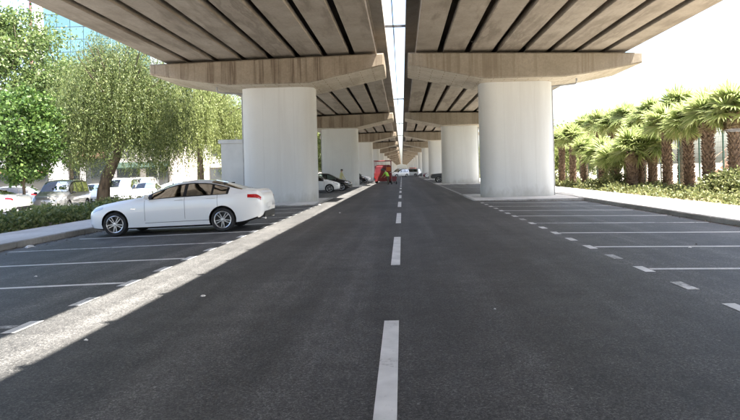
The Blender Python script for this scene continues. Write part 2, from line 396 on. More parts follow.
# girder profile (bulb-T with a wide bottom flange), origin at bottom centre
h = GW/2
gprof = [(-h+.015, 0), (h-.015, 0), (h, .015), (h, .24), (.16, .42), (.16, .82), (.50, .95), (.50, GH), (-.50, GH), (-.50, .95), (-.16, .82), (-.16, .42), (-h, .24), (-h, .015)]
girder_me = MB().prism(gprof, .05, SPAN - .05, 'y').mesh('girder', M['soffit'])
def make_span(side, i):
    ya = piersY[i]; n = i - NB
    sname = 'left' if side < 0 else 'right'
    if n >= 0: lab = f'concrete girder deck span of the {sname} viaduct just beyond its {ORD[n]} pier'
    elif n == -1: lab = f'concrete girder deck span of the {sname} viaduct overhead, before its nearest pier'
    else: lab = f'concrete girder deck span of the {sname} viaduct, {ORD[-2-n]} span behind the viewpoint'
    t = empty('deck_span', (0, ya, 0), 0, lab, 'bridge deck', f'{sname} viaduct deck spans')
    for g in range(8):
        ax = G0 + h + GP*g
        link('girder', girder_me, t, (side*ax, 0, captop(ax) + BR))
    # slab with upstands, sloping with the crossfall
    z = lambda ax, d: captop(ax) + BR + GH + d
    a, b = .50, 12.2
    prof = [(a, z(a, -.08)), (a, z(a, .43)), (a+.22, z(a, .45)), (a+.26, z(a, .22)), (b-.26, z(b, .22)), (b-.22, z(b, .42)), (b, z(b, .40)), (b, z(b, -.08)), (b-.9, z(b-.9, .004)), (a+.7, z(a+.7, .004))]
    mb = MB(); mb.prism([(side*x, zz) for x, zz in prof], .02, SPAN - .02, 'y'); mb.build('slab', M['slab'], t)
    # rail posts and rail on both edges
    for ax in (a + .11, b - .11):
        mb = MB(); zz = captop(ax) + BR + GH + .42
        for k in range(21): mb.box(side*ax-.05, side*ax+.05, .7 + 1.4*k - .045, .7 + 1.4*k + .045, zz, zz + .37)
        tag(mb.build('rail_posts', M['slab'], t), kind='stuff')
for i in range(len(piersY) - 1):
    for s in (-1, 1): make_span(s, i)

# column plan: rounded rectangle
def rrect(hx, hy, rx, ry, n=10):
    pts = []
    for cx, cy, a0 in ((hx-rx, hy-ry, 0), (-hx+rx, hy-ry, 90), (-hx+rx, -hy+ry, 180), (hx-rx, -hy+ry, 270)):
        for k in range(n+1):
            a = R(a0 + 90*k/n); pts.append((cx + rx*math.cos(a), cy + ry*math.sin(a)))
    return pts
COLX, COLH = 6.2, 1.88
colpoly = rrect(COLH, .85, .85, .55)
ISZ = .04
column_me = {}
for s in (-1, 1):
    mb = MB(); mb.prism([(s*COLX + x, y) for x, y in colpoly], ISZ - .3, 6.02, 'z'); column_me[s] = mb.mesh('column', M['column'], True, sharp=40)
def cap_mesh(s):
    """hammerhead: elevation polygon swept 4.2 m along the road, with chamfered inner end"""
    D = 2.1
    zf = lambda ax: captop(ax)
    zb = 5.95
    bot = [(.6, captop(.6) - .60)]
    bot += [(4.35 - .02, zb), (8.25, zb - .0)]
    for t in (.25, .5, .75, 1.0):                     # curved outer haunch
        x = 8.25 + (12.15 - 8.25)*t; zz = zb + (captop(12.15) - .50 - zb) * (t**1.25)
        bot.append((x, zz))
    top = [(12.15, zf(12.15)), (.6, zf(.6))]
    poly = [(s*x, z) for x, z in bot + top]
    mb = MB(); mb.prism(poly, -D, D, 'y')
    me = mb.mesh('cap_beam', [M['cap'] if s < 0 else M['capR'], M['capsoffit_bounce']])
    bm = bmesh.new(); bm.from_mesh(me)
    ed = [e for e in bm.edges if abs(abs(e.verts[0].co.y) - D) < 1e-4 and abs(abs(e.verts[1].co.y) - D) < 1e-4 and e.verts[0].co.y*e.verts[1].co.y > 0]
    bmesh.ops.bevel(bm, geom=ed, offset=.06, segments=1, affect='EDGES'); bm.normal_update()
    for f in bm.faces: f.material_index = 1 if f.normal.z < -.3 and abs(f.normal.y) < .3 else 0  # down-facing faces get the paler colour that stands in for bounce light
    bm.to_mesh(me); bm.free(); return me
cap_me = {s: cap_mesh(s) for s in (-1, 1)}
bear_me = MB().box(-.3, .3, -.25, .25, 0, BR + .002).mesh('bearing', M['bearing'])
stone_me = [MB().cbox(0, .70, 0, .16, -.3, 0, .02).mesh('kerb_stone', M['kerb']) for _ in range(1)]
stone_me.append(MB().cbox(0, .16, 0, .70, -.3, 0, .02).mesh('kerb_stone', M['kerb']))
def make_pier(s, i):
    y = piersY[i]; n = i - NB; sname = 'left' if s < 0 else 'right'
    lab = f'pale painted column with concrete hammerhead cap, {ORD[n]} pier of the {sname} row' if n >= 0 else \
          f'pale column with concrete hammerhead cap of the {sname} row, ' + ('beside' if n == -1 else ORD[-2-n] + ' one behind') + ' the viewpoint'
    t = empty('viaduct_pier', (0, y, 0), 0, lab, 'bridge pier', f'{sname} row of viaduct piers')
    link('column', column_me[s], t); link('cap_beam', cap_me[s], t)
    if 0 <= n < 3:
        for k, dx in enumerate((-.72, .12, .86)):
            MB().box(s*COLX + dx - .006, s*COLX + dx + .006, -.853, -.845, ISZ, 5.95).build('form_joint', M['joint'], t)
    for g in range(8):
        ax = G0 + h + GP*g
        if n >= -1 and n < 5:
            for d in (-.6, .6): link('bearing', bear_me, t, (s*ax, d, captop(ax) - .001 + .0))
    # end stop blocks closing the shadow gap
    mb = MB()
    if n < 6:
        xo = s*(COLX + COLH + .035)
        xi = s*COLX
        mb.tube([(xo, -.25, ISZ), (xo, -.25, 5.55), (xo, -.25, 5.72)], .055, 10)
        mb.tube([(xo - s*.05, -.25, 5.72), (xo + s*1.15, -.62, 5.80), (xo + s*1.2, -.62, 5.95), (xo + s*1.2, -.62, 6.2)], .05, 8)
        p = mb.build('downpipe', M['pipe'], t, True)
    return t
for i in range(len(piersY)):
    for s in (-1, 1): make_pier(s, i)
# raised islands the piers stand on
for i in range(1, len(piersY)):
    for s in (-1, 1):
        y = piersY[i]; x0, x1 = (3.5, KR + .1) if s > 0 else (KL - .1, -3.9)
        n = i - NB
        mb = MB(); mb.box(x0 + (.15 if s > 0 else 0), x1 - (.15 if s < 0 else 0), y - 3.25, y + 3.25, -.35, ISZ - .012)
        t = mb.build('pier_island', M['walk'])
        tag(t, f'low kerbed concrete island at the foot of the {ORD[n] if n >= 0 else ORD[-1-n] + " rear"} {"left" if s < 0 else "right"} pier', None, kind='structure')
        if n < 3:
            L = x1 - x0; k = 0; x = x0
            while x < x1 - .3:
                for yy in (y - 3.4, y + 3.25):
                    link('kerb_stone', stone_me[0], t, (x + .003, yy + random.uniform(-.008, .008), ISZ + random.uniform(-.012, .006)))
                x += .706
            for k in range(9):
                link('kerb_stone', stone_me[1], t, ((x0 if s > 0 else x1 - .16) + random.uniform(-.006, .006), y - 3.2 + k*.71, ISZ + random.uniform(-.012, .004)))
# cable and cross bars in the slot between the decks
mb = MB(); pts = []
for k in range(0, 120):
    y = 2 + k*3.2; ph = ((y - 27) % 14.7)/14.7; pts.append((-.05, y, 7.40 - .18*4*ph*(1-ph)))
mb.tube(pts, .018, 6); mb.build('power_cable', M['trim'])
tag(COL.objects['power_cable'], 'thin black cable strung along the bright slot between both decks', 'cable')
for k, y in enumerate((27.6, 56.0, 85.5, 115)):
    mb = MB(); mb.box(-.495, .495, y, y + .10, 8.42, 8.52); mb.box(-.06, -.04, y+.02, y+.04, 7.3, 8.42)
    tag(mb.build('cross_bar', M['darksteel']), f'{ORD[k]} dark steel bar bridging the slot between the two decks', 'bar', 'bars across the slot')

# ================================================================== VEGETATION
def unit(a): return a / np.maximum(np.linalg.norm(a, axis=1, keepdims=True), 1e-6)
def leaves(centers, size, aspect=.55, droop=0.0, jitter=.3, up=.35):
    """one rhombus leaf at each centre"""
    n = len(centers); d = unit(rng.normal(size=(n, 3)) + np.array([0, 0, -droop]))
    nn = unit(rng.normal(size=(n, 3)) + np.array([0, 0, up])); b = unit(np.cross(d, nn))
    s = size * (1 + jitter*rng.normal(size=(n, 1))).clip(.4, 1.8)
    a = centers
    P = np.empty((n, 4, 3)); P[:, 0] = a; P[:, 1] = a + d*s*.5 + b*s*aspect*.5; P[:, 2] = a + d*s; P[:, 3] = a + d*s*.5 - b*s*aspect*.5
    return P
def make_tree(name, base, height, rad, trunk_r, leaf, nclump, nleaf, size, label, clear=.28, lean=(0, 0), seed=1, group=None, crown_bottom=None, flat=1.0, csize=.55, aspect=.6, outline=.25):
    global rng
    rng = np.random.default_rng(seed); rd = random.Random(seed)
    t = empty(name, base, 0, label, 'tree', group)
    cb = height*clear if crown_bottom is None else crown_bottom
    cz, rz = (cb + height)/2, (height - cb)/2
    fork = Vector((lean[0]*.6, lean[1]*.6, cb + rz*.25))
    mb = MB()
    tr = [Vector((0, 0, -.3))] + [Vector((lean[0]*.6*(k/6)**1.3 + rd.uniform(-.05, .05), lean[1]*.6*k/6, fork.z*k/6)) for k in range(1, 7)]
    mb.tube(tr, [trunk_r*1.35] + [trunk_r*(1.1 - .5*k/6) for k in range(1, 7)], 10)
    # clumps inside an uneven crown
    C = []
    while len(C) < nclump:
        p = rng.uniform(-1, 1, 3); r = np.linalg.norm(p)
        if r > 1 or r < .32: continue
        a = math.atan2(p[1], p[0]); k = 1 + outline*math.sin(3*a + seed) * math.sin(2.3*p[2] + seed*.7) + outline*.6*math.sin(5*a - seed)
        taper = 1.0 - .28*max(0, p[2])
        C.append((lean[0] + p[0]*rad*k*taper, lean[1] + p[1]*rad*k*taper, cz + p[2]*rz*flat*(1 + .1*math.sin(4*a))))
    C = np.array(C)
    limbs = []
    for k in range(7):
        q = Vector(C[rd.randrange(len(C))]); mid = fork.lerp(q, .5) + Vector((rd.uniform(-.3, .3), rd.uniform(-.3, .3), .3))
        st = tr[rd.choice((4, 5, 6))]
        mb.tube([st, st.lerp(mid, .5) + Vector((0, 0, .1)), mid, q], [trunk_r*.5, trunk_r*.4, trunk_r*.26, trunk_r*.08], 6); limbs += [mid, st.lerp(mid, .6), q]
    for c in C:
        q = Vector(c); l0 = min(limbs, key=lambda p: (p - q).length)
        mb.tube([l0, l0.lerp(q, .55) + Vector((rd.uniform(-.1, .1), rd.uniform(-.1, .1), .12)), q], [trunk_r*.12, trunk_r*.08, .008], 4, False)
    mb.build('trunk', M['bark'], t, True, fix=False)
    idx = rng.integers(0, len(C), nleaf); sc = rng.uniform(.55, 1.3, len(C))[idx][:, None]
    P = C[idx] + rng.normal(size=(nleaf, 3)) * csize * sc * np.array([1, 1, .75])
    link('crown', quads_mesh('crown', leaves(P, size, aspect, .3), leaf), t)
    return t
def make_weeping(name, base, height, rad, trunk_r, leaf, nstr, label, lean, seed, bottom, size=.11, per=34, group=None, trunk_pts=None):
    global rng
    rng = np.random.default_rng(seed); rd = random.Random(seed)
    t = empty(name, base, 0, label, 'tree', group)
    mb = MB(); fork = Vector((lean[0], lean[1], height*.42))
    if trunk_pts: tr = [Vector(p) for p in trunk_pts] + [fork]
    else: tr = [Vector((lean[0]*(k/6)**1.2, lean[1]*k/6, -.3 + (fork.z + .3)*k/6)) for k in range(7)]
    n = len(tr); mb.tube(tr, [trunk_r*(1.25 - .5*k/(n-1)) for k in range(n)], 12)
    tips = []
    for k in range(40):
        a = k*2.39996 + rd.uniform(-.3, .3); rr = rad*math.sqrt((k + .5)/40); top = height - .12*height*rd.random() - (rr/rad)**2*height*.26
        q = Vector((lean[0]*1.1 + rr*math.cos(a), lean[1] + rr*math.sin(a), top)); mid = fork.lerp(q, .55) + Vector((0, 0, .5))
        mb.tube([fork - Vector((0, 0, rd.random()*.8)), fork.lerp(mid, .5), mid, q], [trunk_r*.42, trunk_r*.3, trunk_r*.2, .02], 6); tips += [q, mid.lerp(q, .5), mid, fork.lerp(mid, .7)]
    mb.build('trunk', M['bark'], t, True, fix=False)
    tp = np.array([tuple(p) for p in tips]); out = []
    for k in range(nstr):
        p = tp[rng.integers(len(tp))] + rng.normal(size=3)*np.array([.55, .55, .42])
        hor = p[:2] - np.array(lean[:2]); hor = hor/max(np.linalg.norm(hor), .1)
        if np.linalg.norm(p[:2] - np.array(lean[:2])) > .45*rad: p[2] -= rng.uniform(0, 1)**1.5*height*.34
        L = min(rng.uniform(.5, 3.3), max(.4, p[2] - bottom - rng.uniform(0, .9))); m = max(5, int(per*L/1.5))
        s = np.linspace(0, 1, m)[:, None]
        out.append(p + np.hstack([hor[None, :]*(.45*np.sin(s*1.8)) + rng.normal(size=2)*.16*s, .18*np.sin(s*3.0) - L*s**1.5]) + rng.normal(size=(m, 3))*.05)
    P = np.vstack(out)
    link('crown', quads_mesh('crown', leaves(P, size, .27, 1.7, .3, .1), leaf), t)
    return t

# left side trees
b = px(24, 208, 30.5); b.z = -.35
make_tree('maple_tree', b, 6.7, 2.2, .085, M['leaf_lime'], 170, 24000, .155, 'bushy lime green tree with thin trunk standing behind the parked sedan', clear=.27, seed=11, csize=.27, flat=1.0, aspect=.7, outline=.22)
b = px(14, 200, 41); b.z = -.35
make_tree('plane_tree', b, 13.9, 4.4, .22, M['leaf_dark'], 190, 36000, .20, 'tallest tree at the far left, leafy crown in front of the glass block', clear=.3, seed=5, csize=.52)
b = px(72, 195, 52); b.z = -.35
make_tree('plane_tree', b, 12.4, 4.4, .2, M['leaf_dark'], 150, 26000, .22, 'tree behind the weeping tree, rising against the blue glass facade', clear=.25, seed=15, csize=.5)
b = px(103, 206, 34.5); b.z = -.35
make_weeping('pepper_tree', b, 10.8, 3.35, .33, M['leaf_pepper'], 4600, 'weeping tree with crooked dark trunk beside the white sedan bonnet', (1.1, .3), 3, 1.7, .125, 36,
             trunk_pts=[(0, 0, -.3), (.02, 0, .5), (.08, 0, 1.2), (.24, .05, 1.9), (.56, .1, 2.6), (.85, .2, 3.3)])
b = px(201, 190, 58); b.z = -.35
make_weeping('pepper_tree', b, 12.6, 5.8, .3, M['leaf_pale'], 4200, 'pale yellow green weeping tree behind the grey cabin', (0, 0), 8, .9, .18, 28)
b = px(222, 190, 80); b.z = -.35
make_tree('street_tree', b, 12.5, 5.0, .2, M['leaf_pale'], 110, 18000, .27, 'pale tree right behind the grey cabin', clear=.1, seed=32)
b = px(316, 172, 92); b.z = -.35
make_tree('street_tree', b, 9.0, 3.2, .2, M['leaf_pale'], 60, 8000, .28, 'distant green tree seen between the first two left columns', clear=.15, seed=21)
b = px(262, 172, 62); b.z = -.35
make_tree('street_tree', b, 9.5, 3.4, .2, M['leaf_pepper'], 60, 8000, .28, 'green tree mostly hidden behind the nearest left column', clear=.2, seed=22)
b = px(335, 172, 128); b.z = -.35
make_tree('street_tree', b, 10, 3.6, .2, M['leaf_pale'], 50, 6000, .32, 'far green tree behind the second left column', clear=.15, seed=23)

# hedge
def bushy(x0, x1, y0, y1, z0, hmin, hmax, n, size, seed, freq=1.3):
    r = np.random.default_rng(seed)
    x = r.uniform(x0, x1, n); y = r.uniform(y0, y1, n)
    hh = hmin + (hmax-hmin)*(.5 + .5*np.sin(x*freq*1.7 + seed)*np.sin(y*freq + seed*2)) + .12*r.normal(size=n)
    ed = np.minimum(np.minimum(x-x0, x1-x)/.35, 1).clip(.15, 1)**.5
    z = z0 + hh.clip(.08)*ed*r.uniform(.0, 1, n)**.45
    return np.stack([x, y, z], 1)
rng = np.random.default_rng(33)
t = empty('hedge', (-12.6, 30, -.03), 0, 'low clipped green hedge between the left pavement and parked cars', 'hedge')
P = bushy(-1.3, 1.2, -16, 14, 0, .28, .50, 34000, .1, 3)
link('foliage', quads_mesh('foliage', leaves(P, .12, .6, -.2, .35, .6), M['leaf_hedge']), t)
mb = MB()
for k in range(150):
    x, y = random.uniform(-1.1, 1.0), random.uniform(-15.6, 13.6)
    mb.tube([(x, y, -.05), (x + random.uniform(-.1, .1), y + random.uniform(-.1, .1), .42)], [.014, .006], 4, False)
mb.build('stems', M['bark'], t)
t = empty('hedge', (-12.6, 70, -.03), 0, 'far part of the low hedge beyond the grey cabin', 'hedge')
P = bushy(-1.3, 1.2, -22, 30, 0, .42, .66, 16000, .1, 4)
link('foliage', quads_mesh('foliage', leaves(P, .18, .6, -.2, .35, .6), M['leaf_hedge']), t)
# ground cover under the palms
P = bushy(11.95, 17.2, 18, 60, -.02, .04, .40, 42000, .1, 9, 1.3)
tag(link('ground_cover', quads_mesh('ground_cover', leaves(P, .13, .55, -.3, .35, .6), M['leaf_cover'])), 'low yellow green ground cover growing below the palms', 'plants', kind='stuff')
P = bushy(11.95, 17.2, 60, 150, -.02, .2, .5, 22000, .1, 10, .9)
tag(link('ground_cover', quads_mesh('ground_cover', leaves(P, .25, .55, -.3, .35, .6), M['leaf_cover'])), 'far stretch of ground cover further along the palm row', 'plants', kind='stuff')
for k, (xx, yy, s) in enumerate(((734, 190, 1.0), (722, 188, .8), (612, 185, .8))):
    p = px(xx, yy, 25.5 if k < 2 else 36); p.z = -.05; rng = np.random.default_rng(50+k)
    t = empty('shrub', p, 0, ('leafy shrub at the right edge beside the nearest palm', 'smaller shrub in front of the nearest palm trunk', 'shrub between the shorter palms')[k], 'shrub')
    C = rng.normal(size=(26, 3))*np.array([.5, .4, .28])*s + np.array([0, 0, .75*s]); C[:, 2] = C[:, 2].clip(.15)
    mb = MB()
    for c in C: mb.tube([(0, 0, -.1), tuple(c*.5), tuple(c)], [.018, .012, .005], 4, False)
    mb.build('stems', M['bark'], t)
    Q = C[rng.integers(0, 26, 1500)] + rng.normal(size=(1500, 3))*.15*s
    link('foliage', quads_mesh('foliage', leaves(Q, .14, .6, 0, .3, .4), M['leaf_cover']), t)

# palms
def frond_mesh(seed, dry=False):
    """fan leaf: petiole along +X, pleated fan of separate fingers tilted down from its end"""
    rd = random.Random(seed); mb = MB(); L = .50
    mb.tube([(0, 0, 0), (L*.5, 0, .05), (L, 0, .03)], [.026, .018, .014], 4, False)
    n = 23; rad = .92 if not dry else .7; tl = R((8, 28, 50, 70)[seed % 4])
    T = Matrix.Translation((L, 0, .03)) @ Matrix.Rotation(tl, 4, 'Y')
    for k in range(n):
        a = R(-125 + 250*k/(n-1)) + rd.uniform(-.04, .04); r = rad*(1.0 - .22*abs(k-(n-1)/2)/((n-1)/2))*rd.uniform(.86, 1.08)
        d = Vector((math.cos(a), math.sin(a), 0)); s = Vector((-math.sin(a), math.cos(a), 0)); o = Vector((0, 0, 0))
        w1 = r*.48*math.sin(R(250/(n-1)/2))*1.02; dr = rd.uniform(.0, .20)*(2.5 if dry else 1); sw = rd.uniform(-.06, .06)
        m1 = o + d*r*.46; m2 = o + d*r*.78 + Vector((0, 0, -dr*r*.35)) + s*sw*.5; tip = o + d*r*(1.02 - dr*.3) + Vector((0, 0, -dr*r)) + s*sw
        vs = [o, m1 + s*w1 + Vector((0, 0, -.03)), m1 + Vector((0, 0, .015)), m1 - s*w1 + Vector((0, 0, -.03)), m2 + s*w1*.55, m2 - s*w1*.55, tip]
        mb.add([T @ v for v in vs], [(0, 3, 2), (0, 2, 1), (1, 2, 4), (2, 3, 5), (2, 5, 4), (4, 5, 6)])
    return mb.mesh('frond', M['frond_dry'] if dry else M['frond'], fix=False)
FR = [frond_mesh(k) for k in range(4)]; FRD = [frond_mesh(9, True), frond_mesh(10, True)]
def palm_trunk(h, r, seed):
    rd = random.Random(seed); mb = MB(); n = 14; prof = []
    lean = (rd.uniform(-.1, .1), rd.uniform(-.1, .1))
    for k in range(n+1):
        f = k/n; prof.append((r*(1.0 - .12*f + .10*(1-f)**4)*rd.uniform(.96, 1.04), f*h - (.15 if k == 0 else 0)))
    pts = [(lean[0]*z/h, lean[1]*z/h, z) for _, z in prof]
    mb.tube(pts, [q*.9 for q, _ in prof], 14)
    rows = int(h/.13)
    for i in range(rows):
        z = (i+.5)*h/rows; f = z/h; rr = r*(1 - .12*f)
        m = 11
        for k in range(m):
            a = 2*math.pi*(k + .5*(i % 2))/m + rd.uniform(-.1, .1); d = Vector((math.cos(a), math.sin(a), 0)); s = Vector((-math.sin(a), math.cos(a), 0))
            c = Vector((lean[0]*f, lean[1]*f, z)) + d*rr*.86; wd = rr*.26; out = rd.uniform(.05, .13); up = rd.uniform(.10, .2)
            t = c + d*out + Vector((0, 0, up))
            mb.add([c - s*wd, c + s*wd, t + s*wd*.55, t - s*wd*.55, c - d*.03 + Vector((0, 0, up*.9))], [(0, 1, 2, 3), (1, 4, 2), (4, 3, 2), (0, 3, 4)])
    return mb.mesh('trunk', M['palmbark'], fix=False)
def make_palm(xp, Y, h, r, crown, seed, label, nf=34):
    p = px(xp, 185, Y); p.z = -.05; rd = random.Random(seed)
    t = empty('fan_palm', p, rd.uniform(0, 6), label, 'palm tree', 'fan palms beside the right pavement')
    link('trunk', palm_trunk(h, r, seed), t)
    for k in range(nf):
        f = k/(nf-1); el = R(88 - 84*f**1.3 + rd.uniform(-9, 9)); az = k*2.39996 + rd.uniform(-.2, .2)
        o = link('frond', FR[rd.randrange(4)], t, (.10*math.cos(az), .10*math.sin(az), h + .12 - .25*f), (0, -el, az))
        o.rotation_euler = (Matrix.Rotation(az, 3, 'Z') @ Matrix.Rotation(-el, 3, 'Y') @ Matrix.Rotation(rd.uniform(-.9, .9), 3, 'X')).to_euler()
        sc = crown*(.98 + .06*min(1, f*2.2))*rd.uniform(.88, 1.1); o.scale = (sc, sc, sc)
    for k in range(9):
        az = k*.72 + rd.uniform(-.2, .2); el = R(-50 + rd.uniform(-22, 10))
        o = link('dry_frond', FRD[k % 2], t, (.1*math.cos(az), .1*math.sin(az), h - .12))
        o.rotation_euler = (Matrix.Rotation(az, 3, 'Z') @ Matrix.Rotation(-el, 3, 'Y')).to_euler(); sc = crown*rd.uniform(.5, .72); o.scale = (sc, sc, sc)
PALMS = [
 (709, 29.0, 3.35, .34, 1.30, 'tall palm with thick shaggy trunk nearest the right edge of the fence'),
 (690, 31.0, 3.05, .31, 1.15, 'palm with slim shaggy trunk, second from the right edge'),
 (668, 33.2, 3.20, .31, 1.20, 'tall palm with straight shaggy trunk, third from the right edge'),
 (652, 35.2, 2.05, .29, 1.15, 'short palm just left of the third tall palm'),
 (641, 37.5, 2.4, .24, 1.1, 'slim palm tucked behind a thick low palm, fifth from the right edge'),
 (632, 35.4, 2.0, .40, 1.25, 'low palm with the thickest trunk in the middle of the row'),
 (615, 37.6, 1.5, .31, 1.15, 'short palm with stubby trunk left of the thickest one'),
 (603, 40.0, 1.75, .34, 1.2, 'stubby palm, second to the left of the thickest one'),
 (584, 41.5, 2.3, .20, .85, 'small thin palm with knotted trunk in the left of the row'),
 (573, 44.0, 3.2, .28, .95, 'palm with bare upright trunk, second from the right column'),
 (562, 46.5, 3.1, .28, .95, 'palm with bare trunk standing closest to the right column'),
 (628, 46, 4.4, .30, 1.25, 'back row palm rising above the thickest low palm'),
 (600, 52, 4.6, .30, 1.25, 'back row palm rising above the stubby palms'),
 (654, 41, 4.3, .30, 1.25, 'back row palm between the third tall palm and the low ones'),
 (682, 37, 4.5, .30, 1.25, 'back row palm behind the gap of the two tallest palms'),
 (614, 48, 4.2, .30, 1.25, 'back row palm above the short stubby palm'),
 (586, 56, 4.6, .30, 1.2, 'furthest back row palm near the right column'),
 (643, 43, 3.9, .30, 1.2, 'back row palm above the slim tucked palm'),
 (736, 27.5, 3.4, .32, 1.3, 'palm cut off by the right edge of the picture'),
]
for k, a in enumerate(PALMS): make_palm(a[0], a[1], a[2]*1.10 + .12, a[3]*.88, a[4]*.98, 100 + k, a[5])
for k, (xp, Y, hh) in enumerate(((566, 70, 6.5), (585, 85, 6.5), (478, 116, 6.0), (545, 60, 5.5), (600, 95, 8.5))):
    b = px(xp, 175, Y); b.z = -.06
    make_tree('broad_tree', b, hh, 3.0, .18, M['leaf_pale'], 50, 7000, .3, ('round pale tree behind the palms near the right column', 'pale bushy tree in the far palm gap', 'green tree glimpsed between the first two right columns', 'tree hidden behind the nearest right column', 'tall pale tree far behind the palm row')[k], clear=.1, seed=60+k)

# ================================================================== VEHICLES
def smooth_interp(xs, keys, vals, win=.05):
    ks = np.array(keys)[::-1]; vs = np.array(vals)[::-1]
    out = np.zeros_like(xs)
    offs = np.linspace(-win, win, 7)
    for o in offs: out += np.interp(np.clip(xs + o, ks[0], ks[-1]), ks, vs)
    return out/len(offs)
class Car:
    def __init__(s, st, wheels, wr, hw, win=.09):
        s.st = np.array(st, float); s.x = s.st[:, 0]; s.wheels = wheels; s.wr = wr; s.win = win
    def prm(s, x):
        xs = np.array([x]); w = min(s.win, max(.004, (s.x[0] - x)*.8), max(.004, (x - s.x[-1])*.8))
        return [smooth_interp(xs, s.x, s.st[:, k], w)[0] for k in range(1, 6)]
    def sect(s, x):
        zb, zs, zt, w, wt = s.prm(x); dz = min(.075, .25*max(.02, zt - zs)); zte = zt - dz
        hgt = max(.05, zs - zb)
        return [(0, zb), (.80*w, zb), (.945*w, zb + .05*min(1, hgt*2)), (.985*w, zb + .28*hgt), (w, zb + .60*hgt), (.992*w, zs - .13*hgt), (.957*w, zs),
                (.5*(.957*w + wt) + .012*min(1, (zt-zs)*3), .5*(zs + zte)), (wt, zte), (.78*wt, zt - .33*dz), (.4*wt, zt - .08*dz), (0, zt)]
    NS = 11
    def P(s, x, q):
        c = s.sect(x); i = min(int(q), s.NS - 1); f = q - i
        return Vector((x, c[i][0]*(1-f) + c[i+1][0]*f, c[i][1]*(1-f) + c[i+1][1]*f))
    def nrm(s, x, q):
        e = .02; a = s.P(x + e, q) - s.P(x - e, q); q0, q1 = max(0, q - .15), min(s.NS, q + .15); b = s.P(x, q1) - s.P(x, q0)
        n = a.cross(b)
        if n.length < 1e-9: return Vector((0, 1, 0))
        n.normalize(); mid = s.P(x, q) - Vector((x, 0, .6))
        return n if n.dot(mid) > 0 else -n
    def patch(s, mb, xa, xb, slo, shi, off, side, nx=8, ns=4):
        g = []
        for i in range(nx+1):
            x = xa + (xb-xa)*i/nx; f = i/nx; a = slo(f) if callable(slo) else slo; b = shi(f) if callable(shi) else shi
            for j in range(ns+1):
                q = a + (b-a)*j/ns; p = s.P(x, q) + s.nrm(x, q)*off; g.append((p.x, p.y*side, p.z))
        mb.add(g, [(i*(ns+1)+j, i*(ns+1)+j+1, (i+1)*(ns+1)+j+1, (i+1)*(ns+1)+j) for i in range(nx) for j in range(ns)])
    QR = (0, 1, 2, 3, 4, 5, 6, 6.12, 7, 7.8, 8, 8.15, 9, 10, 11)
    def body(s, mat, D):
        n = 56; x0, x1 = s.x[0], s.x[-1]
        t = np.linspace(0, 1, n); t = t - .09*np.sin(2*np.pi*t)           # denser towards the ends
        need = [v for wnd in D['win'] for v in wnd] + list(D['ws']) + list(D['rw'])
        xs = [x for x in (x0 + (x1-x0)*t) if all(abs(x - v) > .03 for v in need)] + need
        xs = sorted(set(float(x) for x in xs), reverse=True); n = len(xs)
        mb = MB(); m = None
        for x in xs:
            c = [s.P(x, q) for q in s.QR]; full = [(p.y, p.z) for p in c] + [(-p.y, p.z) for p in reversed(c[1:-1])]
            m = len(full); mb.v += [(x, y, z) for y, z in full]
        for i in range(n-1):
            for k in range(m): mb.f.append((i*m+k, i*m+(k+1) % m, (i+1)*m+(k+1) % m, (i+1)*m+k)); mb.mi.append(0)
        mb.f.append(tuple(range(m))); mb.f.append(tuple(range((n-1)*m, n*m))); mb.mi += [0, 0]
        me = mb.mesh('body', [mat, M['trim']])
        o = link('body', me)
        cut = MB(); hw = max(s.st[:, 4])
        for wx in s.wheels:
            for sd in (-1, 1):
                r = s.wr + .045; k = 28; a0, a1 = (hw - .26)*sd, (hw + .2)*sd
                cut.add([(wx + r*math.cos(2*math.pi*j/k), yy, s.wr + .015 + r*math.sin(2*math.pi*j/k)) for yy in (a0, a1) for j in range(k)],
                        [tuple(range(k)), tuple(range(2*k-1, k-1, -1))] + [(j, j+k, (j+1) % k+k, (j+1) % k) for j in range(k)])
        co = link('cutter', cut.mesh('cutter', [M['trim']]))
        md = o.modifiers.new('b', 'BOOLEAN'); md.operation = 'DIFFERENCE'; md.solver = 'EXACT'; md.object = co
        dg = bpy.context.evaluated_depsgraph_get(); me2 = bpy.data.meshes.new_from_object(o.evaluated_get(dg))
        bpy.data.objects.remove(co); bpy.data.objects.remove(o)
        if len(me2.polygons) < 200: me2 = me
        me2.name = 'body'
        me2.materials.clear(); me2.materials.append(mat); me2.materials.append(M['trim'])
        for p in me2.polygons:
            p.material_index = 0; c = p.center
            for wx in s.wheels:
                if all(math.hypot(me2.vertices[v].co.x - wx, me2.vertices[v].co.z - s.wr - .015) < s.wr + .05 for v in p.vertices): p.material_index = 1
            if p.normal.z < -.8 and c.z < .45: p.material_index = 1
        bm = bmesh.new(); bm.from_mesh(me2); kill = []
        for f in bm.faces:
            c = f.calc_center_median(); ay = abs(c.y)
            if c.x > s.x[0] - .05 or c.x < s.x[-1] + .05 or c.z < .8: continue
            def zq(q): return s.P(c.x, q).z
            if any(wb < c.x < wa for wa, wb in D['win']) and zq(6.12) < c.z < zq(7.8) and ay > s.P(c.x, 8).y*.98: kill.append(f)
            elif (D['ws'][1] < c.x < D['ws'][0] or D['rw'][1] < c.x < D['rw'][0]) and c.z > zq(8) - .001 and ay < s.P(c.x, 8.15).y: kill.append(f)
        bmesh.ops.delete(bm, geom=kill, context='FACES'); bm.to_mesh(me2); bm.free()
        me2.polygons.foreach_set('use_smooth', [True]*len(me2.polygons)); me2.set_sharp_from_angle(angle=R(38)); return me2
WHEEL_CACHE = {}
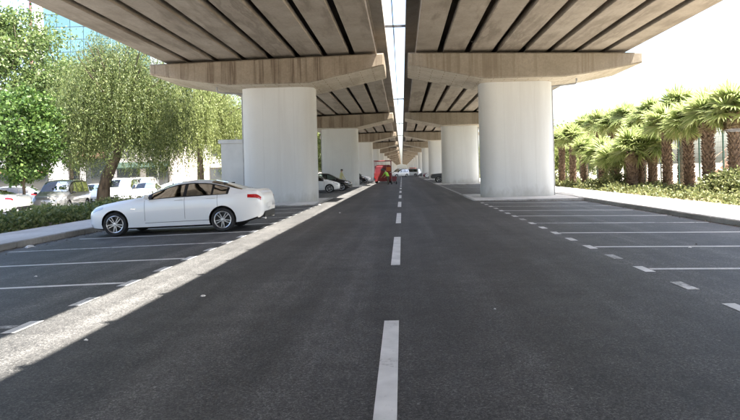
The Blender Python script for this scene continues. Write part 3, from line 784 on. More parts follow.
def wheel_meshes(r, spokes=10, rimf=.73):
    key = (r, spokes, rimf)
    if key in WHEEL_CACHE: return WHEEL_CACHE[key]
    w = .112; q = rimf*r
    ty = MB().lathe([(q, -w), (q + .02, -w - .008), (r*.93, -w - .012), (r*.985, -w + .02), (r, -w*.5), (r, w*.5), (r*.985, w - .02), (r*.93, w + .012), (q + .02, w + .008), (q, w), (q, -w)], 36, 'y').mesh('tyre', M['tyre'], True)
    mb = MB(); mb.lathe([(q, w*.98), (q - .012, w + .004), (q - .028, w - .005), (q - .035, w - .07), (q - .04, -w)], 36, 'y')
    for k in range(spokes):
        a = 2*math.pi*k/spokes + (.11 if k % 2 else -.11); a2 = 2*math.pi*k/spokes
        Mx = Matrix.Rotation(-a2, 4, 'Y')
        d0, d1 = .050, q - .025; sk = (.03 if k % 2 else -.03)
        vs = [Vector(p) for p in ((d0, w - .05, -.016), (d0, w - .05, .016), (d0, w - .012, .012), (d0, w - .012, -.012), (d1, w - .06, sk - .013), (d1, w - .06, sk + .013), (d1, w - .008, sk + .009), (d1, w - .008, sk - .009))]
        mb.add([Mx @ v for v in vs], [(0, 1, 2, 3), (4, 7, 6, 5), (0, 4, 5, 1), (1, 5, 6, 2), (2, 6, 7, 3), (3, 7, 4, 0)])
    mb.lathe([(.001, w + .004), (.045, w + .002), (.058, w - .02), (.058, w - .06)], 20, 'y')
    mb.m = 1; mb.lathe([(.001, w - .085), (q - .036, w - .085)], 30, 'y')
    ri = mb.mesh('rim', [M['alloy'], M['trim']], True)
    WHEEL_CACHE[key] = (ty, ri); return ty, ri
def part(t, name, mat, fn, smooth=True):
    mb = MB(); fn(mb); return mb.build(name, mat, t, smooth, fix=name in ('mirror', 'door_handle', 'seats'))

SEDAN = [  # x, bottom, shoulder, top, half width, half width of top
 (2.45, .36, .58, .66, .54, .42), (2.41, .27, .64, .74, .68, .54), (2.30, .20, .71, .82, .80, .64), (2.05, .17, .78, .895, .885, .71), (1.62, .17, .865, .965, .925, .76),
 (1.10, .17, .925, 1.03, .93, .78), (.88, .17, .945, 1.06, .93, .775), (.42, .17, .975, 1.285, .93, .66), (.0, .17, .99, 1.42, .93, .60), (-.45, .17, 1.0, 1.466, .93, .585),
 (-.95, .17, 1.01, 1.435, .93, .585), (-1.35, .17, 1.02, 1.33, .93, .60), (-1.80, .20, 1.03, 1.17, .92, .68), (-1.95, .22, 1.03, 1.145, .91, .72), (-2.20, .29, 1.01, 1.115, .88, .73), (-2.37, .35, 1.0, 1.13, .84, .71), (-2.41, .40, .90, 1.0, .79, .64), (-2.45, .48, .72, .80, .68, .5)]
HATCH = [
 (2.05, .34, .58, .64, .50, .40), (2.0, .26, .62, .71, .66, .52), (1.85, .20, .68, .79, .78, .62), (1.5, .18, .78, .90, .85, .68), (1.15, .18, .86, 1.0, .87, .70), (.98, .18, .88, 1.04, .87, .70),
 (.45, .18, .92, 1.33, .87, .62), (.1, .18, .93, 1.47, .87, .585), (-.5, .18, .95, 1.50, .87, .58), (-1.2, .18, .98, 1.45, .87, .57), (-1.6, .2, 1.0, 1.36, .86, .56), (-1.85, .24, 1.0, 1.14, .83, .60), (-1.98, .30, .92, 1.0, .78, .60), (-2.05, .40, .75, .82, .70, .5)]
VAN = [
 (2.15, .36, .66, .74, .54, .44), (2.08, .27, .72, .84, .70, .56), (1.92, .21, .80, .95, .82, .68), (1.6, .19, .90, 1.06, .88, .74), (1.28, .19, .97, 1.14, .90, .76), (1.15, .19, .99, 1.18, .90, .75),
 (.72, .19, 1.03, 1.58, .90, .70), (.42, .19, 1.04, 1.78, .90, .68), (0, .19, 1.05, 1.83, .90, .69), (-1.2, .19, 1.05, 1.82, .90, .69), (-1.85, .2, 1.05, 1.78, .90, .68), (-2.05, .24, 1.05, 1.70, .88, .66), (-2.15, .34, 1.0, 1.40, .84, .64), (-2.2, .45, .85, 1.0, .78, .6)]
CARD = {'sedan': dict(ws=(.90, .03), rw=(-1.00, -1.84), win=[(.60, -.28), (-.36, -1.04), (-1.09, -1.46)], frame=(.70, -1.52), doors=(.78, -.32, -1.22), hl=(2.34, 1.95), tl=(-2.05, -2.40), q0=5.98),
     'hatch': dict(ws=(1.0, .16), rw=(-1.5, -1.84), win=[(.72, -.10), (-.18, -.86), (-.92, -1.38)], frame=(.84, -1.45), doors=(.88, -.14, -.98), hl=(1.93, 1.55), tl=(-1.62, -1.94), q0=5.98),
     'van': dict(ws=(1.15, .50), rw=(-1.98, -2.13), win=[(.98, .08), (-.02, -.90), (-1.0, -1.80)], frame=(1.05, -1.86), doors=(1.08, .02, -.95), hl=(2.02, 1.62), tl=(-1.92, -2.12), q0=5.98)}
def make_car(spec, paint, name, label, cat, x, y, heading, z=None, group=None, kind='sedan', wr=.33, spokes=10, detail=True, paint2=None):
    """heading: direction of the nose, degrees from +X"""
    wh = {'sedan': (1.62, -1.35), 'hatch': (1.28, -1.28), 'van': (1.36, -1.38)}[kind]
    if z is None: z = -.35
    t = empty(name, (x, y, z), R(heading), label, cat, group)
    key = (kind, paint.name); D = CARD[kind]
    c = Car(spec, wh, wr, 0)
    if key not in BODY: BODY[key] = c.body(paint, D)
    link('body', BODY[key], t)
    if key in PARTS:
        for nm, me, loc, rot in PARTS[key]:
            link(nm, me, t, loc, rot)
    else:
        before = []
        def add(nm, mat, fn, smooth=True):
            o = part(t, nm, mat, fn, smooth); before.append((nm, o.data, None, None)); return o
        def glassend(mb):
            for sd in (-1, 1): c.patch(mb, D['ws'][0] + .01, D['ws'][1] - .01, 8.12, 11, .003, sd, 10, 6)
        add('windscreen', M['glass'], glassend)
        def rearglass(mb):
            for sd in (-1, 1): c.patch(mb, D['rw'][0] + .01, D['rw'][1] - .01, 8.12, 11, .003, sd, 8, 6)
        add('rear_window', M['glass'], rearglass)
        for sd in (-1, 1):
            a, e = D['frame']; wl = [a] + [v for wnd in D['win'] for v in wnd] + [e]
            def tr(mb):
                c.patch(mb, a, e, 6.0, 6.125, .004, sd, 20, 1); c.patch(mb, a - .05, e + .02, 7.79, 7.93, .004, sd, 20, 1)
                for j in range(0, len(wl), 2): c.patch(mb, wl[j] + (.004 if j else 0), wl[j+1] - (.004 if j + 2 < len(wl) else 0), 6.12, 7.80, .004, sd, 2, 6)
            add('window_trim', M['trim'], tr)
            for j, (wa, wb) in enumerate(D['win']):
                add('side_window', M['glass'], lambda mb: c.patch(mb, wa + .01, wb - .01, 6.10, 7.82, .001, sd, 10, 4))
            for dx in D['doors']:
                add('door_seam', M['trim'], lambda mb: c.patch(mb, dx, dx - .008, 3.0, 6.0, .0025, sd, 1, 10), False)
            for dx in D['doors'][1:]:
                def hd(mb):
                    p = c.P(dx + .17, 5.35); n = c.nrm(dx + .17, 5.35)
                    mb.tube([(dx + .27, (p.y + .012)*sd, p.z), (dx + .22, (p.y + .035)*sd, p.z + .004), (dx + .10, (p.y + .035)*sd, p.z + .004), (dx + .05, (p.y + .012)*sd, p.z)], .013, 6)
                add('door_handle', paint, hd)
            add('headlight', M['lamp_clear'], lambda mb: c.patch(mb, D['hl'][0], D['hl'][1], lambda f: 5.0 + .55*f, lambda f: 6.9 - .5*f, .006, sd, 6, 4))
            add('tail_light', M['lamp_red'], lambda mb: c.patch(mb, D['tl'][0], D['tl'][1], lambda f: 4.95 - .15*f, lambda f: 5.75 + .15*f, .007, sd, 6, 4))
            def mir(mb):
                x0 = D['doors'][0] - .10; p = c.P(x0, 6.1)
                mb.tube([(x0, p.y*sd, p.z + .01), (x0, (p.y + .07)*sd, p.z + .04)], .025, 6)
                mb.lathe([(.001, 0), (.05, .01), (.078, .05), (.085, .11), (.07, .17), (.03, .2), (.001, .205)], 12, 'y', (x0, 0, 0))
                k = len(mb.v) - 12*7
                for q in range(k, len(mb.v)):
                    vx, vy, vz = mb.v[q]; mb.v[q] = (x0 + (vx - x0)*.75, sd*(p.y + .05 + vy), vz*.8 + p.z + .085)
            add('mirror', paint if kind == 'sedan' else M['trim'], mir)
            add('door_seam', M['trim'], lambda mb: c.patch(mb, D['doors'][0], D['doors'][-1], 2.62, 2.68, .0025, sd, 12, 1), False)
        def seats(mb):
            top = c.prm(-.3)[2]; zs = top - .97
            for xx, ys in ((D['doors'][0] - 1.0, (-.36, .36)), (D['doors'][0] - 1.95, (-.36, .36))):
                for yy in ys:
                    mb.cbox(xx - .05, xx + .45, yy - .24, yy + .24, zs, zs + .16, .04)
                    mb.prism([(xx - .02, zs + .1), (xx + .10, zs + .1), (xx - .10, zs + .66), (xx - .2, zs + .66)], yy - .23, yy + .23, 'y')
                    mb.prism([(xx - .12, zs + .70), (xx - .05, zs + .70), (xx - .09, zs + .86), (xx - .17, zs + .86)], yy - .12, yy + .12, 'y')
            mb.cbox(D['ws'][0] - .48, D['ws'][0] - .06, -.66, .66, zs + .1, c.prm(D['ws'][0])[1] - .02, .05)
            mb.box(D['rw'][1] + .1, D['rw'][0] - .25, -.6, .6, zs + .4, zs + .46)
        add('seats', M['seat'], seats, False)
        def grille(mb):
            x = c.x[0] + .012
            for sd in (-1, 1): mb.box(x - .05, x, .03*sd, .26*sd, .44, .56)
            mb.box(x - .07, x - .006, -.45, .45, .30, .40)
        add('grille', M['trim'], grille, False)
        def plate(mb): mb.box(c.x[-1] - .012, c.x[-1] + .02, -.26, .26, .60, .72)
        add('number_plate', M['plate'], plate, False)
        def diff(mb): mb.box(c.x[-1] - .006, c.x[-1] + .3, -.62, .62, c.st[-2, 1] - .06, c.st[-2, 1] + .10)
        add('lower_bumper', M['trim'], diff, False)
        if kind == 'sedan':
            def side(mb):
                for sd in (-1, 1): mb.box(1.02, 1.16, .921*sd, .932*sd, .72, .745)
            add('side_vent', M['chrome'], side, False)
            def exh(mb):
                for yy in (-.5, .5): mb.tube([(-2.2, yy, .32), (-2.47, yy, .32)], .04, 10)
            add('exhaust', M['chrome'], exh)
        if kind == 'van':
            def rails(mb):
                for sd in (-1, 1): mb.tube([(.35, .6*sd, 1.77), (.28, .6*sd, 1.86), (-1.7, .6*sd, 1.86), (-1.78, .6*sd, 1.77)], .018, 6)
            add('roof_rail', M['trim'], rails)
        PARTS[key] = before
    ty, ri = wheel_meshes(wr, spokes)
    hw = max(np.array(spec)[:, 4])
    for wx in wh:
        for sd in (-1, 1):
            wt = link('wheel', ri, t, (wx, sd*(hw - .135), wr), (0, 0, 0 if sd > 0 else math.pi)); link('tyre', ty, wt)
    return t
BODY, PARTS = {}, {}
# white sedan in the left bay, nose towards the pavement
sd = make_car(SEDAN, M['white_paint'], 'sedan_car', 'white sedan parked sideways in the left bay with its nose to the hedge', 'car', -6.15, 16.72, 180, gz(-6.15), kind='sedan')
sd.rotation_euler = (0, R(1.15), R(180))
# left street
def street_car(xp, Y, *a, **k):
    p = px(xp, 190, Y); return make_car(*a[:5], p.x, Y, *a[5:], **k)
LG = 'cars parked in the side street'
street_car(-25.0, 30.0, SEDAN, M['white_paint'], 'sedan_car', 'white sedan cut off by the left edge of the picture', 'car', 183, group=LG, kind='sedan', spokes=8)
street_car(6, 38.0, HATCH, M['grey_paint'], 'hatchback_car', 'grey car behind the white sedan at the left edge', 'car', 200, group=LG, kind='hatch', wr=.31, spokes=8)
van = street_car(62, 33.5, VAN, M['silver_paint'], 'minivan', 'silver minivan with black roof rails facing the camera behind the hedge', 'van', -80, group=LG, kind='van', wr=.32, spokes=8)
street_car(96, 39, HATCH, M['white_paint'], 'hatchback_car', 'white hatchback just behind the crooked tree trunk', 'car', -75, group=LG, kind='hatch', wr=.31, spokes=8)
street_car(123, 41, VAN, M['white_paint'], 'minivan', 'white van right of the crooked tree trunk', 'van', -78, group=LG, kind='van', wr=.32, spokes=8)
street_car(147, 42, HATCH, M['white_paint'], 'hatchback_car', 'white hatchback above the sedan windscreen in the side street', 'car', -76, group=LG, kind='hatch', wr=.31, spokes=8)
street_car(143, 52, VAN, M['white_paint'], 'minivan', 'white van furthest back, roof above the other white cars', 'van', -80, group=LG, kind='van', wr=.32, spokes=8)
street_car(172, 47, SEDAN, M['white_paint'], 'sedan_car', 'white sedan behind the roof of the nearest white sedan', 'car', 185, group=LG, kind='sedan', spokes=8)
street_car(210, 43, HATCH, M['white_paint'], 'hatchback_car', 'white car whose roof shows beside the grey cabin', 'car', 178, group=LG, kind='hatch', wr=.31, spokes=8)
# under the viaduct, left bays beyond the first pier
LB = 'cars in the left bays beyond the first pier'
make_car(HATCH, M['white_paint'], 'hatchback_car', 'white car nosing out from behind the nearest left column', 'car', -6.75, 44.9, 2, gz(-6.5), LB, 'hatch', .32, 8)
make_car(HATCH, M['black_paint'], 'hatchback_car', 'black car parked next to the white one behind the nearest left column', 'car', -6.1, 47.9, 0, gz(-6), LB, 'hatch', .32, 8)
make_car(HATCH, M['white_paint'], 'hatchback_car', 'white car nosing out beyond the second left column', 'car', -6.2, 78.5, 3, gz(-6), LB, 'hatch', .32, 8)
make_car(HATCH, M['black_paint'], 'hatchback_car', 'dark car beyond the second left column, behind the white one', 'car', -6.6, 75.4, 3, gz(-6), LB, 'hatch', .32, 8)
# right bays
RB = 'vehicles in the right bays far ahead'
make_car(HATCH, M['white_paint'], 'hatchback_car', 'white car in the right bays, far ahead beside the pickup', 'car', 6.1, 97, 184, gz(6), RB, 'hatch', .32, 8)
make_car(VAN, M['white_paint'], 'minivan', 'white van in the right bays beyond the pickup', 'van', 6.6, 103, 184, gz(6), RB, 'van', .32, 8)
make_car(HATCH, M['silver_paint'], 'hatchback_car', 'furthest silver car in the right bays', 'car', 6.0, 128, 180, gz(6), RB, 'hatch', .32, 8)
make_car(HATCH, M['maroon'], 'hatchback_car', 'dark red car in the right bays past the white van', 'car', 6.1, 107, 182, gz(6), RB, 'hatch', .32, 8)

# pickup in the right bay
def make_pickup():
    t = empty('pickup_truck', (6.2, 69, gz(6)), R(180), 'dark grey pickup parked beside the second right column', 'pickup')
    b = MB(); prof = [(2.6, .5), (2.6, .85), (2.5, 1.02), (1.25, 1.1), (.6, 1.62), (-.7, 1.66), (-.95, 1.1), (-2.55, 1.08), (-2.6, .9), (-2.6, .5)]
    b.prism(prof, -.88, .88, 'y'); me = b.mesh('body', basic('pickup_paint', (.05, .052, .054), None, rough=.35, coat=1))
    bm = bmesh.new(); bm.from_mesh(me); bmesh.ops.bevel(bm, geom=list(bm.edges), offset=.06, segments=2, affect='EDGES'); bm.to_mesh(me); bm.free(); link('body', me, t)
    for s in (-1, 1):
        MB().prism([(.98, 1.14), (.58, 1.55), (-.02, 1.57), (-.02, 1.14)], s*.875, s*.888, 'y').build('side_window', M['dglass'], t)
        MB().prism([(-.1, 1.14), (-.1, 1.57), (-.66, 1.58), (-.84, 1.14)], s*.875, s*.888, 'y').build('side_window', M['dglass'], t)
        MB().box(2.56, 2.615, s*.5, s*.84, .78, .92).build('headlight', M['lamp_clear'], t)
    MB().prism([(1.2, 1.135), (.66, 1.60), (.69, 1.63), (1.24, 1.16)], -.74, .74, 'y').build('windscreen', M['dglass'], t)
    MB().box(2.57, 2.62, -.46, .46, .68, .92).build('grille', M['trim'], t)
    MB().cbox(-2.45, -1.05, -.8, .8, 1.06, 1.13).build('bed_cover', M['trim'], t)
    ty, ri = wheel_meshes(.37, 8)
    for wx in (1.7, -1.5):
        for s in (-1, 1): wt = link('wheel', ri, t, (wx, s*.80, .37), (0, 0, 0 if s > 0 else math.pi)); link('tyre', ty, wt)
make_pickup()

# red truck with a rack, seen from behind
def make_red_truck():
    t = empty('red_truck', px(383.0, 183, 70.5), 0, 'red service truck with overhead rack parked on the road', 'truck'); t.location.z = 0
    def bev(b, name, mat, off=.03, par=None):
        me = b.mesh(name, mat); bm = bmesh.new(); bm.from_mesh(me); bmesh.ops.bevel(bm, geom=list(bm.edges), offset=off, segments=2, affect='EDGES'); bm.to_mesh(me); bm.free(); return link(name, me, par or t)
    bev(MB().box(-1.08, 1.08, 0, 3.6, .55, 1.25), 'cargo_box', M['red_paint'], .05)
    bev(MB().box(-1.0, 1.0, -.10, -.02, .22, .85), 'tailgate', M['red_paint'])
    bev(MB().box(-.95, .95, 2.4, 4.6, 1.2, 2.25), 'cab', M['red_paint'], .12)
    MB().box(-.72, .72, 2.37, 2.405, 1.55, 2.05).build('rear_window', M['dglass'], t)
    b = MB()
    for s in (-1, 1):
        b.tube([(s*1.0, .08, 1.2), (s*1.0, .08, 2.72)], .035, 6); b.tube([(s*1.0, 4.0, 1.2), (s*1.0, 4.0, 2.72)], .035, 6); b.tube([(s*1.0, 0, 2.72), (s*1.0, 4.4, 2.72)], .035, 6)
    for y in (.08, 1.4, 2.7, 4.0): b.tube([(-1.08, y, 2.74), (1.08, y, 2.74)], .045, 6)
    b.tube([(-1.0, .08, 2.0), (1.0, .08, 2.0)], .03, 6)
    b.build('rack', M['red_paint'], t)
    MB().box(-.95, .42, .4, 2.0, 1.2, 2.15).build('tool_chest', M['maroon'], t)
    MB().box(-.2, .25, .36, .398, 1.55, 1.8).build('vent', M['dglass'], t)
    bev(MB().box(.45, .98, -.02, .10, 1.45, 1.95), 'warning_panel', basic('orange_panel', (.45, .12, .02), None, rough=.5), .02)
    for s in (-1, 1):
        MB().box(s*.98 - .12*(s > 0), s*.98 + .12*(s < 0), -.14, -.101, .62, .78).build('tail_light', M['lamp_red'], t)
    b = MB(); b.box(-.9, .9, .1, 4.9, .42, .56); b.build('chassis', M['darksteel'], t)
    ty, ri = wheel_meshes(.40, 8)
    for wx in (.9, 3.9):
        for s in (-1, 1):
            wt = link('wheel', ri, t, (s*.86, wx, .40), (0, 0, R(-90) if s > 0 else R(90))); link('tyre', ty, wt)
make_red_truck()
# far white vans crossing the road
def far_van(xp, Y, label, orange=False, head=0):
    p = px(xp, 177, Y)
    t = make_car(VAN, M['white_paint'], 'minivan', label, 'van', p.x, Y, head, .0, 'white vans far ahead on the road', 'van', .32, 8)
    if orange: MB().box(-1.2, .2, -.45, .45, 1.84, 2.02).build('roof_sign', basic('orange_sign', (.55, .10, .03), None, rough=.5), t)
far_van(399.5, 128, 'white van facing left, far ahead just right of the red truck', head=215)
far_van(411, 132, 'white van with orange roof sign far ahead on the road', True, head=160)

# ================================================================== PEOPLE
def make_person(name, loc, rz, joints, edges, rad, label, mats, zones, extras=None):
    me = bpy.data.meshes.new('body'); me.from_pydata(joints, edges, []); o = link('body', me)
    sk = o.modifiers.new('skin', 'SKIN'); sk.use_smooth_shade = True
    for k, v in enumerate(me.skin_vertices[0].data): v.radius = rad[k] if hasattr(rad[k], '__len__') else (rad[k], rad[k]); v.use_root = (k == 0)
    ss = o.modifiers.new('sub', 'SUBSURF'); ss.levels = 2; ss.render_levels = 2
    dg = bpy.context.evaluated_depsgraph_get(); m2 = bpy.data.meshes.new_from_object(o.evaluated_get(dg)); bpy.data.objects.remove(o)
    m2.name = 'body'; m2.materials.clear()
    for m in mats: m2.materials.append(m)
    for p in m2.polygons: p.material_index = zones(p.center); p.use_smooth = True
    t = empty(name, loc, rz, label, 'person'); link('body', m2, t)
    if extras: extras(t)
    return t
skin = basic('skin', (.42, .26, .18), None, rough=.6); hair = basic('hair', (.02, .016, .013), None, rough=.7)
hivis = basic('hivis_green', (.28, .62, .06), (.36, .72, .10), 6, .7); olive = basic('olive_trousers', (.07, .065, .04), (.10, .095, .06), 6, .9)
khaki = basic('khaki_shirt', (.46, .42, .18), (.54, .50, .26), 6, .9); boots = basic('boots', (.02, .018, .016), None, rough=.7)
def figure(bend, armf=0.3, stride=.12):
    """x right, y forward (facing), returns joints, edges, radii of one figure with five-fingered hands"""
    hip = Vector((0, 0, .93)); c, s_ = math.cos(bend), math.sin(bend)
    up = lambda h, f=0.0: Vector((0, s_*h + c*f, .93 + c*h - s_*f))
    J = [hip, up(.25), up(.46), up(.56), up(.63), up(.72, .02), up(.80, .02)]
    Rr = [(.16, .12), (.15, .11), (.19, .12), (.065, .065), (.07, .075), (.085, .10), (.06, .07)]
    E = [(0, 1), (1, 2), (2, 3), (3, 4), (4, 5), (5, 6)]
    for sd in (-1, 1):
        b = len(J)
        J += [Vector((sd*.10, 0, .86)), Vector((sd*.12, .04 + stride*sd, .48)), Vector((sd*.12, -.04 + stride*sd*1.4, .09)), Vector((sd*.13, .12 + stride*sd*1.4, .045))]
        Rr += [.095, .065, .05, (.045, .04)]; E += [(0, b), (b, b+1), (b+1, b+2), (b+2, b+3)]
        sh = up(.50) + Vector((sd*.19, 0, 0)); el = sh + Vector((sd*.06, .05 + armf*.3, -.28)); wr_ = el + Vector((-sd*.02, .06 + armf*.55, -.22 + armf*.1)); pm = wr_ + (wr_ - el).normalized()*.08
        b = len(J); J += [sh, el, wr_, pm]; Rr += [.065, .048, .032, (.038, .022)]; E += [(2, b), (b, b+1), (b+1, b+2), (b+2, b+3)]
        dn = (wr_ - el).normalized()
        for k in range(4):
            f0 = len(J); q = pm + Vector(((k - 1.5)*.021, 0, 0)) + dn*.02; ln = (.06, .075, .07, .055)[k]
            J += [q + dn*ln*.6, q + dn*ln + Vector((0, .01, -.015))]; Rr += [.009, .008]; E += [(b+3, f0), (f0, f0+1)]
        f0 = len(J); q = wr_ + dn*.03; J += [q + Vector((-sd*.04, .02, 0)), q + Vector((-sd*.045, .03, 0)) + dn*.04]; Rr += [.011, .009]; E += [(b+3, f0), (f0, f0+1)]
    return [tuple(v) for v in J], E, Rr, up
def hat(up, mat, nm, r=.105):
    def f(t):
        p = up(.80, .015); mb = MB(); mb.lathe([(r*1.02, -.05), (r, .0), (r*.8, .05), (r*.4, .075), (.001, .08)], 14, 'z', p); mb.build(nm, mat, t, True)
        q = up(.735, .115)
        mb = MB(); mb.lathe([(.001, .012), (.014, .0), (.012, -.03), (.001, -.034)], 8, 'z', q); mb.build('nose', skin, t, True)
        for sd in (-1, 1):
            mb = MB(); mb.lathe([(.001, .01), (.01, .0), (.001, -.01)], 8, 'z', up(.755, .10) + Vector((sd*.035, 0, 0))); mb.build('eye', hair, t, True)
    return f
J, E, Rr, up = figure(.75, .45)
p = px(388.3, 184.5, 62); p.z = 0
def zoneA(c):
    if c.z < .07: return 3
    if c.z < .92 and c.y < .3: return 1
    hd = up(.74)
    if (c - hd).length < .17: return 2
    return 2 if (abs(c.x) > .2 and c.y > .62 and c.z < .92) else 0
make_person('person', p, R(40), J, E, Rr, 'person in a lime green high visibility top bending by the red truck', [hivis, olive, skin, boots], zoneA, hat(up, hair, 'hair'))
J, E, Rr, up2 = figure(.12, .15)
p = px(341, 186, 51.8); p.z = gz(p.x)
def zoneB(c):
    if c.z < .07: return 3
    if c.z < .90: return 1 if abs(c.x) < .25 else 2
    if (c - up2(.74)).length < .17: return 2
    return 0
make_person('person', p, R(-60), J, E, Rr, 'person with dark hair and khaki top behind the black car', [khaki, olive, skin, boots], zoneB, hat(up2, hair, 'hair', .115))
# maroon hand cart next to the worker
p = px(394, 184, 62.5)
t = empty('hand_cart', (p.x, p.y, 0), R(15), 'small dark red hand cart beside the bending worker', 'cart')
MB().prism([(-.2, .35), (.2, .35), (.3, .85), (-.28, .85)], -.2, .2, 'y').build('tray', M['maroon'], t)
mb = MB()
for s in (-1, 1): mb.tube([(s*.22, 0, .4), (s*.2, .35, .95), (s*.2, .5, .98)], .02, 6)
mb.build('handle', M['maroon'], t)
for s in (-1, 1):
    mb = MB(); mb.lathe([(.06, -.03), (.16, -.03), (.17, 0), (.16, .03), (.06, .03)], 16, 'x', (s*.26, 0, .17)); mb.build('wheel', M['tyre'], t)
mb = MB(); mb.tube([(-.27, 0, .17), (.27, 0, .17)], .02, 6); mb.box(-.04, .04, -.04, .04, .17, .36); mb.build('axle', M['darksteel'], t)

# ================================================================== BUILDINGS AND STREET FURNITURE
bfacade = concrete('render_white', (.62, .61, .58), (.72, .71, .68), None, False, .1, False)
pinkish = concrete('render_pink', (.50, .46, .43), (.58, .53, .50), None, False, .1, False)
m, n_, l_, bs = newmat('curtain_glass'); gg = N(n_, 'ShaderNodeObjectInfo')
l_.new(ramp(n_, l_, gg.outputs['Random'], [(0, (.085, .175, .215)), (.5, (.10, .195, .235)), (1, (.12, .22, .26))]), bs.inputs['Base Color']); bs.inputs['Roughness'].default_value = .12
M['curtain'] = m
M['winglass'] = basic('window_glass', (.03, .04, .045), None, rough=.06, spec=.8)
def glass_block():
    Y = 96.0; a, b_ = px(44, 60, Y), px(150, 60, Y)
    t = empty('glass_office', (a.x, Y, -.4), 0, 'tall office block with blue glass facade and white edge strip', 'building')
    W = b_.x - a.x; H = 44.0; nx, nz = 8, 21; pw, ph = W/nx, H/nz
    MB().box(0, W, .25, 16, 0, H).build('core', basic('core_grey', (.16, .18, .2), None), t)
    MB().box(-1.35, -.02, -.1, 16, 0, H + .6).build('edge_wall', bfacade, t)
    pm = MB().box(.05, pw - .05, 0, .12, .05, ph - .05).mesh('glass_panel', M['curtain'])
    for i in range(nx):
        for k in range(nz): link('glass_panel', pm, t, (i*pw, .1 + random.uniform(-.015, .015), k*ph))
    pm2 = MB().box(-1.40, -1.36, .6, 2.9, .3, ph - .3).mesh('side_window', M['winglass'])
    for j in range(4):
        for k in range(nz): link('side_window', pm2, t, (0, j*3.7, k*ph))
    MB().box(-1.4, W + .2, -.15, 16.2, H + .6, H + 1.1).build('roof_edge', bfacade, t)
glass_block()
def low_building(xa, xb, Y, H, mat, label, floors, awning, sign=None, depth=12):
    a, b_ = px(xa, 170, Y), px(xb, 170, Y); W = b_.x - a.x
    t = empty('shop_building', (a.x, Y, -.4), 0, label, 'building')
    MB().box(0, W, 0, depth, 0, H).build('wall', mat, t)
    MB().box(-.15, W + .15, -.2, depth + .1, H, H + .35).build('cornice', bfacade, t)
    n = max(2, int(W/3.2)); pw = W/n; fh = H/floors
    fm = MB(); fm.box(.35, pw - .35, -.06, .0, .15, fh*.82); fm = fm.mesh('shop_frame', M['darksteel'])
    for k in range(n):
        o = link('shop_window', MB().box(.45, pw - .45, -.10, -.061, .3, fh*.75).mesh('shop_window', M['winglass']), t, (k*pw, 0, 0)); link('frame', fm, o)
        for f in range(1, floors):
            o = link('window', MB().box(.7, pw - .7, -.05, .0, .7, fh - .6).mesh('window', M['winglass']), t, (k*pw, 0, f*fh))
            MB().box(.6, pw - .6, -.14, -.002, .58, .69).build('sill', bfacade, o)
            mb = MB(); mb.box(pw/2 - .03, pw/2 + .03, -.07, -.051, .7, fh - .6); mb.build('mullion', bfacade, o)
    if awning:
        MB().prism([(-.0, fh*.84), (-1.3, fh*.70), (-1.3, fh*.66), (0, fh*.80)], .2, W - .2, 'x').build('awning', basic('awning_' + awning, {'green': (.012, .03, .022), 'brown': (.11, .06, .035)}[awning], None, rough=.9), t)
    if sign:
        MB().box(W*sign[0], W*sign[1], -.25, -.02, fh*.86, fh*1.06).build('sign_board', basic('sign_brown', (.22, .15, .09), None, rough=.7), t)
    return t
low_building(-40, 52, 62, 11.5, concrete('render_grey', (.30, .30, .31), (.38, .38, .38), None, False, .1, False), 'grey shop building at the far left behind the parked cars', 3, 'brown')
low_building(54, 112, 66, 6.2, bfacade, 'white shop building with brown sign board behind the silver minivan', 1, 'brown', (.15, .75))
low_building(114, 172, 64, 8.5, pinkish, 'pinkish building with dark green awning behind the white vans', 2, 'green')
low_building(174, 240, 72, 7.0, bfacade, 'white low building behind the pale weeping tree', 2, None)
# red and white banner mast
p = px(157, 130, 58)
t = empty('banner_mast', (p.x, 58, -.35), 0, 'white mast with hanging red banner seen through the trees', 'banner')
MB().tube([(0, 0, 0), (0, 0, 9.5)], [.10, .06], 10).build('mast', bfacade, t, True); MB().box(-.25, .25, -.25, .25, -.02, .12).build('base', M['darksteel'], t)
mb = MB(); mb.tube([(-.75, 0, 9.1), (.05, 0, 9.1)], .025, 6); mb.build('arm', M['steel'], t)
for k, (z0, z1, c) in enumerate(((8.2, 9.05, (.35, .12, .03)), (7.2, 8.2, (.5, .38, .12)), (5.6, 7.2, (.55, .12, .08)))):
    MB().box(-.72, -.1, -.02 - .003*k, .02, z0 + .002, z1).build('banner', basic(f'banner_{k}', c, None, rough=.8), t)
# tall dull red pole
p = px(30.5, 10, 78)
t = empty('lamp_mast', (p.x, 78, -.35), 0, 'tall thin dull red mast in front of the glass block', 'mast')
pm = basic('mast_red', (.16, .06, .07), None, rough=.6)
MB().tube([(0, 0, 0), (0, 0, 13), (0, 0, 27)], [.24, .19, .15], 12).build('pole', pm, t, True); MB().cbox(-.3, .3, -.3, .3, 0, .15).build('base', M['darksteel'], t)
mb = MB(); mb.tube([(-1.4, 0, 26.6), (1.4, 0, 26.6)], .06, 8); mb.build('crossarm', pm, t)
for s in (-1.2, 0, 1.2): MB().box(s - .25, s + .25, -.35, -.07, 26.3, 26.9).build('floodlight', M['steel'], t)
